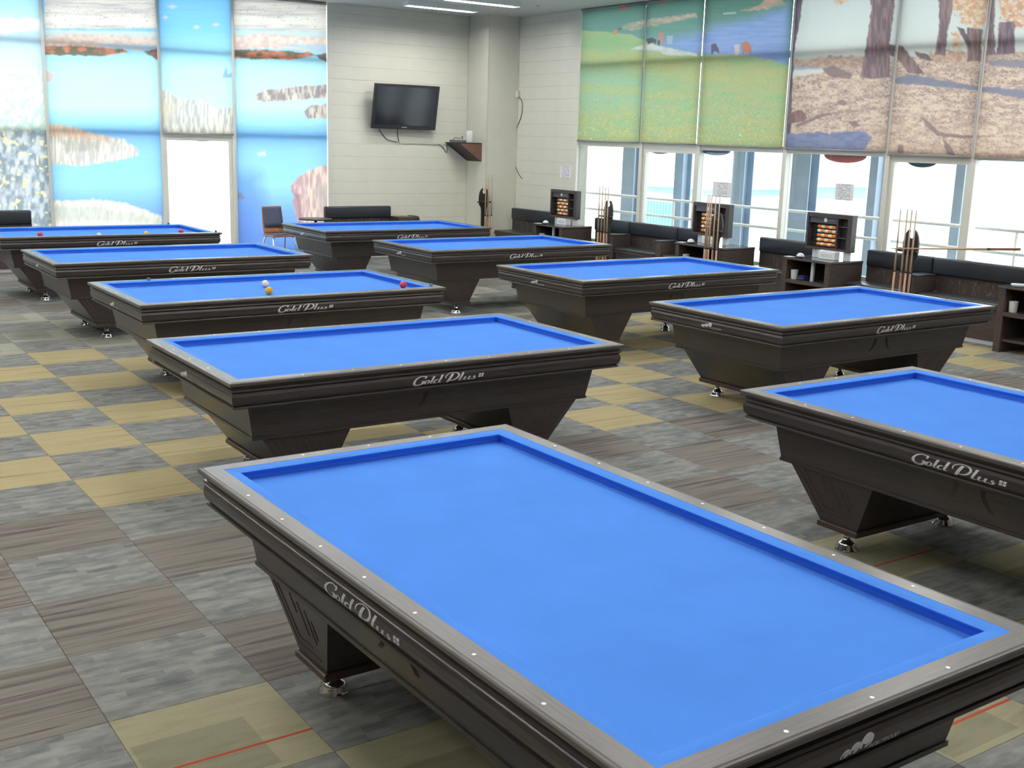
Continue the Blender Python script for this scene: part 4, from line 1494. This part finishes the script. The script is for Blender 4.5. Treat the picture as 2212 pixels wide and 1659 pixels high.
# the cue lying from the rack's holder towards the next scoreboard
tipp = Vector((9.575, p3[1] + .15, .980))
b = Vector((9.84, -4.39, 1.112))
d = (tipp - b).normalized()
lc = thing('billiard_cue', 'pale wooden cue lying level from the rack across to the next scoreboard', 'cue', tipp - d * 1.487, 0)
lc.rotation_euler = Vector((0, 0, 1)).rotation_difference(d).to_euler()
lc.scale = (1, 1, 1.06)
G().lathe([(.010, 0), (.0145, .004), (.0148, .02), (.0142, .31)], 12).build('cue_butt', M['butt_dark'], lc)
G().lathe([(.0150, .31), (.0150, .335)], 12).build('joint_ring', M['blackp'], lc)
G().lathe([(.0140, .335), (.0115, .75), (.0068, 1.375)], 12).build('cue_shaft', M['maple'], lc)
G().lathe([(.0066, 1.375), (.0064, 1.392)], 12).build('ferrule', M['whitep'], lc)
G().lathe([(.0064, 1.392), (.0062, 1.399), (.003, 1.403)], 12).build('cue_tip', M['tip'], lc)
ch = thing('blue_chalk_holder', 'dark band with a pale blue chalk at the rack holding the lying cue', 'chalk', (9.69, p3[1] + .13, .9725), 0)
G().rbox(-.026, .026, -.026, .026, 0, .02, .004, 1).build('chalk_block', M['chalk_face'], ch)

# ------------------------------------------------------------------ television wall
M['screen'] = plain('dark_screen', (0.018, 0.019, 0.026), .12, spec=.6, noise=.1, scale=3)
tv = thing('television', 'black flat television tilted forward on the cream cladded wall', 'television', (8.41, 6.93, 2.59), 0)
tl = math.radians(11)


def tilt(g):
    g.v = [(x, -.175 + y * math.cos(tl) - zz * math.sin(tl), y * -math.sin(tl) * -1 * 0 + zz * math.cos(tl) + y * -math.sin(tl) * -1) for x, y, zz in g.v]
    return g


tilt(G().rbox(-.64, .64, -.03, .03, -.385, .385, .008, 2)).build('tv_casing', M['blackp'], tv)
tilt(G().box(-.595, .595, -.0325, -.0295, -.315, .345)).build('screen', M['screen'], tv)
tilt(G().box(-.05, .05, -.0335, -.030, -.355, -.343)).build('brand_mark', M['wire'], tv)
G().box(-.2, .2, .0, .028, -.18, .18).build('wall_plate', M['blackp'], tv)
G().box(-.06, .06, -.15, .0, -.05, .05).build('bracket_arm', M['blackp'], tv)

M['cable'] = plain('grey_cable', (0.10, 0.10, 0.10), .5)
M['cablew'] = plain('white_trunking', srgb(222, 220, 206), .5)


def cable(name, pts, r, mat, label, wall='b'):
    o_ = G().tube(smooth([tuple(p) for p in pts], 5), r, 6).build(name, M[mat])
    return tag(o_, label, 'cable')


yb = YB - .012
cable('tv_cable', [aty(818, 277, yb - .02), aty(826, 290, yb - .015), aty(838, 302, yb - .012), aty(858, 307, yb - .012)], .007, 'cable', 'thin grey cable hanging in a curve below the television')
cable('tv_cable', [aty(859, 279, yb - .02), aty(859, 292, yb - .012), aty(862, 307, yb - .012)], .007, 'cable', 'short straight cable dropping below the middle of the television')
p0, p1_ = aty(863, 308, yb), aty(965, 309, yb)
tag(G().box(p0[0], p1_[0], yb - .02, yb, p0[2] - .012, p0[2] + .012).build('cable_trunking', M['cablew']), 'white cable trunking running level to the corner shelf', 'trunking')
cable('shelf_cable', [aty(945, 310, yb - .015), aty(957, 318, yb - .015), aty(965, 330, yb - .015), aty(965, 312, yb - .02)], .006, 'cable', 'dark looped cable hanging beside the corner shelf')
xs = XR - .012
cable('wall_cable', [atx(1121, 209, xs - .02), atx(1128, 222, xs - .012), atx(1126, 250, xs - .012), atx(1116, 278, xs - .012), atx(1111, 315, xs - .012), atx(1113, 355, xs - .012), atx(1120, 375, xs - .012), atx(1128, 386, xs - .012)],
      .007, 'cable', 'long wavy grey cable hanging on the cladded corner wall')
sb = atx(1117, 204, xs)
tag(G().rbox(XR - .07, XR - .012, sb[1] - .10, sb[1] - .01, sb[2] - .065, sb[2] + .065, .005, 1).build('junction_box', M['cablew']), 'white junction box high in the corner by the pillar', 'box')

# wedge shelf on the pillar with the things on it
M['shelf_red'] = wood('reddish_shelf_veneer', (0.12, 0.055, 0.035), (0.24, 0.12, 0.08), .45, (4, 4, 20))
sh = thing('corner_shelf', 'reddish brown wedge shelf fixed to the side of the pillar', 'shelf', (XP, YB - .012, 1.985), 0)
y0_, y1_ = 6.45 - (YB - .012), 0
tri = [(-.46, 0), (0, 0), (0, -.31)]
G().prism(tri, lambda q, k_: (q[0], y0_ if k_ == 0 else y0_ + .02, q[1])).build('end_panel', M['shelf_red'], sh)
G().prism([(-.46, 0), (-.43, 0), (0, -.29), (0, -.31)], lambda q, k_: (q[0], y0_ + .02 if k_ == 0 else y1_, q[1])).build('slanted_board', M['furn_dark'], sh)
G().box(-.47, 0, y0_, y1_, 0, .02).build('top_board', M['furn_dark'], sh)
zt_ = 2.0055
v0 = thing('white_canister', 'white cylinder canister standing on the corner shelf', 'canister', tuple(aty(1014, 308, 6.52)[:2]) + (zt_,), 0)
G().lathe([(.055, 0), (.062, .006), (.060, .18), (.052, .20), (.046, .205)], 20).build('canister_body', M['whitep'], v0)
G().lathe([(.044, .204), (.044, .212), (0, .214)], 16).build('canister_lid', M['whitep'], v0)
sbx = aty(982, 306, 6.75)
tb = thing('set_top_box', 'small grey set-top box with cables on the corner shelf', 'electronics', (9.52, 6.78, zt_), 0)
G().rbox(-.13, .13, -.09, .09, 0, .045, .005, 1).build('box_case', plain('grey_case', (0.20, 0.21, 0.23), .4), tb)
G().tube(smooth([(-.10, 0, .045), (-.05, .0, .085), (.05, .02, .07), (.12, .03, .11), (.13, .06, .05)], 5), .006, 6).build('box_cable', M['cable'], tb)
tag(G().rbox(9.74, 9.81, 6.50, 6.57, zt_, zt_ + .02, .004, 1).build('remote_box', M['whitep']), 'small flat white box at the outer corner of the corner shelf', 'box')


# notices ------------------------------------------------------------
def notice_mat(name, ink, horiz):
    m, t, b = newmat(name)
    tcn = node(t, 'ShaderNodeTexCoord')
    sp = node(t, 'ShaderNodeSeparateXYZ')
    t.links.new(tcn.outputs['Object'], sp.inputs[0])
    wv = node(t, 'ShaderNodeMath', operation='MULTIPLY'); wv.inputs[1].default_value = 42.0
    t.links.new(sp.outputs[2], wv.inputs[0])
    fr = node(t, 'ShaderNodeMath', operation='FRACT'); t.links.new(wv.outputs[0], fr.inputs[0])
    l1 = node(t, 'ShaderNodeMath', operation='GREATER_THAN'); l1.inputs[1].default_value = .62; t.links.new(fr.outputs[0], l1.inputs[0])
    nz = node(t, 'ShaderNodeTexNoise', Scale=34.0, Detail=1.0)
    t.links.new(tcn.outputs['Object'], nz.inputs['Vector'])
    l2 = node(t, 'ShaderNodeMath', operation='GREATER_THAN'); l2.inputs[1].default_value = .47; t.links.new(nz.outputs[0], l2.inputs[0])
    ab = node(t, 'ShaderNodeMath', operation='ABSOLUTE'); t.links.new(sp.outputs[horiz], ab.inputs[0])
    l3 = node(t, 'ShaderNodeMath', operation='LESS_THAN'); l3.inputs[1].default_value = .10; t.links.new(ab.outputs[0], l3.inputs[0])
    m1 = node(t, 'ShaderNodeMath', operation='MULTIPLY'); t.links.new(l1.outputs[0], m1.inputs[0]); t.links.new(l2.outputs[0], m1.inputs[1])
    m2 = node(t, 'ShaderNodeMath', operation='MULTIPLY'); t.links.new(m1.outputs[0], m2.inputs[0]); t.links.new(l3.outputs[0], m2.inputs[1])
    mx = node(t, 'ShaderNodeMix', data_type='RGBA')
    t.links.new(m2.outputs[0], mx.inputs[0])
    mx.inputs[6].default_value = (.88, .88, .88, 1)
    mx.inputs[7].default_value = (*ink, 1)
    t.links.new(mx.outputs[2], b.inputs['Base Color'])
    b.inputs['Roughness'].default_value = .7
    return m


NM = notice_mat('printed_notice', (.35, .36, .4), 1)
for (ua, va, ub, vb), x, lab in (((1210, 358, 1234, 386), XR - .014, 'white printed notice taped to the cladded wall beside the window'),
                                 ((1541, 392, 1580, 428), XR + .043, 'white printed notice taped inside the meadow-side window pane'),
                                 ((1806, 396, 1842, 434), XR + .043, 'white printed notice taped in the pane under the red sticker')):
    a, b = atx(ua, va, x), atx(ub, vb, x)
    o = G().box(-.0008, .0008, -(a[1] - b[1]) / 2, (a[1] - b[1]) / 2, -(a[2] - b[2]) / 2, (a[2] - b[2]) / 2).build('paper_notice', NM)
    o.location = (x, (a[1] + b[1]) / 2, (a[2] + b[2]) / 2)
    tag(o, lab, 'notice')


def sticker(pts3, wall, col, label):
    (l, bt, r) = pts3
    if wall == 'r':
        A, B, C = [np.array((p[1], p[2])) for p in (l, bt, r)]
    else:
        A, B, C = [np.array((p[0], p[2])) for p in (l, bt, r)]
    h = abs(C[0] - A[0]) / 2
    mid = (A[0] + C[0]) / 2
    zt0 = 2.02 if wall == 'r' else 1.99
    sag = max(.03, zt0 - B[1])
    n_ = 16
    P = [(mid + h * math.cos(math.pi * k_ / n_), zt0 - sag * math.sin(math.pi * k_ / n_) ** .9) for k_ in range(n_ + 1)]
    dpt = XR + .0545 if wall == 'r' else YB + .0545
    t = thing('window_sticker', label, 'sticker', (dpt, mid, zt0) if wall == 'r' else (mid, dpt, zt0), 0)
    g = G()
    g.prism(P, lambda q, k_: (.0012 * k_, q[0] - mid, q[1] - zt0) if wall == 'r' else (q[0] - mid, .0012 * k_, q[1] - zt0))
    g.build('sticker_film', plain('sticker_' + label.split()[0], col, .4), t)
    Q = P[:5] + [(x_ - (.10 if wall == 'r' else -.1) * (-1 if wall == 'r' else -1) * 0, z_ + .022) for x_, z_ in reversed(P[:5])]
    g = G().prism(Q, lambda q, k_: (.002 + .0012 * k_, q[0] - mid, q[1] - zt0) if wall == 'r' else (q[0] - mid, .002 + .0012 * k_, q[1] - zt0))
    g.build('sticker_edge', M['whitep'], t)


gx = XR + .05
sticker([atx(u, v, gx) for u, v in ((1398, 322), (1433, 333), (1452, 324))], 'r', srgb(70, 110, 150), 'blue rounded sticker at the top of the narrow meadow-side window pane')
sticker([atx(u, v, gx) for u, v in ((1515, 324), (1545, 336), (1578, 326))], 'r', srgb(84, 106, 150), 'slate rounded sticker at the top of the pane with a notice')
sticker([atx(u, v, gx) for u, v in ((1780, 332), (1825, 352), (1872, 337))], 'r', srgb(196, 84, 78), 'red rounded sticker at the top of a window pane')
sticker([atx(u, v, gx) for u, v in ((1955, 352), (1990, 362), (2028, 354))], 'r', srgb(60, 104, 112), 'green rounded sticker at the top of the narrow forest-side pane')
sticker([aty(u, v, YB + .05) for u, v in ((410, 299), (437, 306), (464, 299))], 'b', srgb(120, 170, 216), 'pale blue rounded sticker at the top of the glass door')

# chair and little table by the lake blinds ---------------------------
M['ply'] = wood('orange_plywood', (0.22, 0.075, 0.035), (0.42, 0.17, 0.08), .35, (12, 12, 3))
M['padg'] = plain('slate_chair_pad', srgb(78, 82, 104), .7, noise=.1, scale=80)
chr_ = thing('shell_chair', 'plywood shell chair with slate pad and chrome legs before the blind', 'chair', (5.80, 6.32, 0), math.radians(8))


def shell(w0, w1, pts, th):
    g = G()
    n_ = len(pts)
    v = []
    for sgn in (0, 1):
        for i, (y, zz) in enumerate(pts):
            t_ = i / (n_ - 1)
            w_ = w0 + (w1 - w0) * t_
            yy = y + (th if sgn else 0)
            for xx, off in ((-w_, -.03), (-w_ * .5, -.006), (0, 0), (w_ * .5, -.006), (w_, -.03)):
                v.append((xx, yy + off, zz))
    f = []
    for sgn in (0, 1):
        o_ = sgn * n_ * 5
        for i in range(n_ - 1):
            for k_ in range(4):
                f.append((o_ + i * 5 + k_, o_ + i * 5 + k_ + 1, o_ + (i + 1) * 5 + k_ + 1, o_ + (i + 1) * 5 + k_))
    m_ = n_ * 5
    for i in range(n_ - 1):
        for k_ in (0, 4):
            f.append((i * 5 + k_, (i + 1) * 5 + k_, m_ + (i + 1) * 5 + k_, m_ + i * 5 + k_))
    for k_ in range(4):
        f.append((k_, k_ + 1, m_ + k_ + 1, m_ + k_))
        f.append(((n_ - 1) * 5 + k_, (n_ - 1) * 5 + k_ + 1, m_ + (n_ - 1) * 5 + k_ + 1, m_ + (n_ - 1) * 5 + k_))
    g.add(v, f, 0, True)
    return g


shell(.20, .175, [(.10, .47), (.14, .52), (.165, .62), (.185, .76), (.205, .885), (.207, .905)], .014).build('back_shell', M['ply'], chr_)
shell(.175, .16, [(.128, .575), (.145, .65), (.165, .76), (.18, .86), (.184, .885)], .012).build('back_pad', M['padg'], chr_)
G().rbox(-.215, .215, -.26, .12, .435, .462, .012, 2).build('seat', M['ply'], chr_)
G().rbox(-.19, .19, -.24, .06, .460, .480, .01, 2).build('seat_pad', M['padg'], chr_)
for s in (-1, 1):
    G().tube(smooth([(s * .15, -.16, .437), (s * .19, -.19, .40), (s * .215, -.25, .20), (s * .225, -.28, .0)], 4), .011, 8).build('leg', M['chrome'], chr_)
    G().tube(smooth([(s * .15, .04, .437), (s * .19, .08, .40), (s * .21, .14, .20), (s * .22, .19, .0)], 4), .011, 8).build('leg', M['chrome'], chr_)
p = aty(676, 473, 6.30)
rt = thing('bistro_table', 'small dark round table beside the plywood shell chair', 'table', (6.46, 6.28, 0), 0)
G().lathe([(.27, .69), (.28, .695), (.28, .708), (.275, .712)], 32).build('table_top', M['blackp'], rt)
G().lathe([(.025, .03), (.025, .69)], 14).build('column', M['blackp'], rt)
G().lathe([(.19, 0), (.19, .012), (.05, .03), (.02, .035)], 28).build('foot_plate', M['blackp'], rt)

# ------------------------------------------------------------------ outside the right-hand windows
M['steel'] = plain('blue_grey_steel', srgb(150, 164, 180), .5, noise=.1, scale=3)
M['pipe'] = plain('white_pipe', srgb(226, 224, 214), .4)
M['conc'] = plain('pale_concrete', srgb(214, 216, 214), .9, scale=.5)
M['bld'] = plain('pale_building', srgb(224, 228, 230), .9, scale=.2)
M['bldw'] = plain('building_window', srgb(176, 192, 200), .4)
M['roofb'] = plain('blue_metal_roof', srgb(140, 172, 192), .6, noise=.1, scale=.6)
M['fenceb'] = plain('light_blue_fence', srgb(120, 182, 226), .6, noise=.08, scale=2)
M['green'] = plain('green_court', srgb(120, 176, 140), .9)
gz = -3.2
struct(G().box(XR + .2, 140, -90, 90, gz - .2, gz).build('ground', M['conc']))
struct(G().box(XR + .2, 12.1, -14, 12, -.25, -.02).build('terrace', M['conc']))
COLS = [((1352, 1378), 'between the first pane and the narrow one'), ((1465, 1483), 'behind the narrow meadow-side pane'), ((1590, 1616), 'behind the pane with the meadow-side notice'), ((1715, 1757), 'widest of the row'),
        ((1886, 1903), 'beside the pane with the red sticker'), ((2072, 2092), 'behind the narrow forest-side pane')]
for (u0, u1), lab in COLS:
    a, b = atx(u0, 400, 11.4), atx(u1, 400, 11.4)
    t = thing('steel_column', 'blue-grey steel column outside the glass, ' + lab, 'column', (11.4, (a[1] + b[1]) / 2, -.02), 0, 'steel columns outside the windows')
    h = (a[1] - b[1]) / 2
    G().box(-.10, -.085, -h, h, 0, 6).build('flange', M['steel'], t)
    G().box(.085, .10, -h, h, 0, 6).build('flange', M['steel'], t)
    G().box(-.085, .085, -.02, .02, 0, 6).build('web', M['steel'], t)
gr = thing('guard_rail', 'white pipe guard rail running outside the windows', 'railing', (10.80, 0, -.02), 0)
for z in (1.24, .97):
    G().tube([(0, -9, z), (0, 5.5, z)], .022, 10).build('rail_pipe', M['pipe'], gr)
for y in (5.4, 2.3, -.72, -3.6, -6.5):
    G().tube([(0, y, 0), (0, y, 1.24)], .018, 10).build('post', M['pipe'], gr)
# far things
def far_building(x, y0, y1, z1, rows, cols, mat, label, depth=12):
    t = thing('far_building', label, 'building', (x, (y0 + y1) / 2, gz), 0, 'pale buildings beyond the windows')
    L = y1 - y0
    H = z1 - gz
    G().box(0, depth, -L / 2, L / 2, 0, H).build('wall', M[mat], t)
    G().box(-.15, depth + .15, -L / 2 - .15, L / 2 + .15, H, H + .35).build('parapet', M['bld'], t)
    for r in range(rows):
        for c in range(cols):
            yy = -L / 2 + (c + .5) * L / cols
            zz = H * (r + .55) / (rows + .15)
            G().box(-.05, .02, yy - .4, yy + .4, zz - .45, zz + .45).build('window', M['bldw'], t)


far_building(62, 34, 52, 9, 4, 5, 'bld', 'pale tall building far beyond the meadow-side windows')
far_building(70, 6, 24, 7, 3, 5, 'bld', 'pale broad building far beyond the middle windows')
far_building(55, -16, -4, 8, 4, 4, 'bld', 'pale building far beyond the forest-side windows')


def shed(u0, u1, v0_, v1_, x, label):
    a, b = atx(u0, v0_, x), atx(u1, v1_, x)
    y1, y0 = a[1], b[1]
    t = thing('blue_shed', label, 'building', (x, (y0 + y1) / 2, gz), 0, 'blue-walled sheds beyond the windows')
    h = max(1.0, a[2] - gz)
    hb = b[2] - gz
    G().box(0, 6, -(y1 - y0) / 2, (y1 - y0) / 2, 0, hb).build('lower_wall', M['bld'], t)
    G().box(0, 6, -(y1 - y0) / 2, (y1 - y0) / 2, hb, h).build('upper_wall', M['roofb'], t)
    G().prism([(-.3, h), (6.3, h), (3, h + .5)], lambda q, k_: (q[0], (-1 if k_ == 0 else 1) * ((y1 - y0) / 2 + .2), q[1])).build('roof', M['bld'], t)


shed(1395, 1520, 400, 425, 30, 'long blue shed seen through the narrow meadow-side pane')
shed(1612, 1700, 398, 430, 42, 'long blue shed seen through the pane with the meadow-side notice')
a, b = atx(1396, 432, 17), atx(1462, 432, 17)
fe = thing('blue_fence', 'light blue corrugated fence standing below the blue shed', 'fence', (17, (a[1] + b[1]) / 2, gz), 0)
nf = 10
wd = (a[1] - b[1]) / nf
f0 = None
for k_ in range(nf):
    yy = -(a[1] - b[1]) / 2 + (k_ + .5) * wd
    if f0 is None:
        f0 = G().rbox(-.03, .03, -wd * .47, wd * .47, 0, a[2] - gz, .02, 1).build('fence_panel', M['fenceb'], fe)
        o = f0
    else:
        o = f0.copy(); COL.objects.link(o); o.parent = fe
    o.location.y = yy
a = atz(1760, 505, gz)
tag(G().box(24, 38, -7, 6, gz, gz + .02).build('sports_court', M['green']), 'flat green sports court beyond the forest-side windows', 'court')
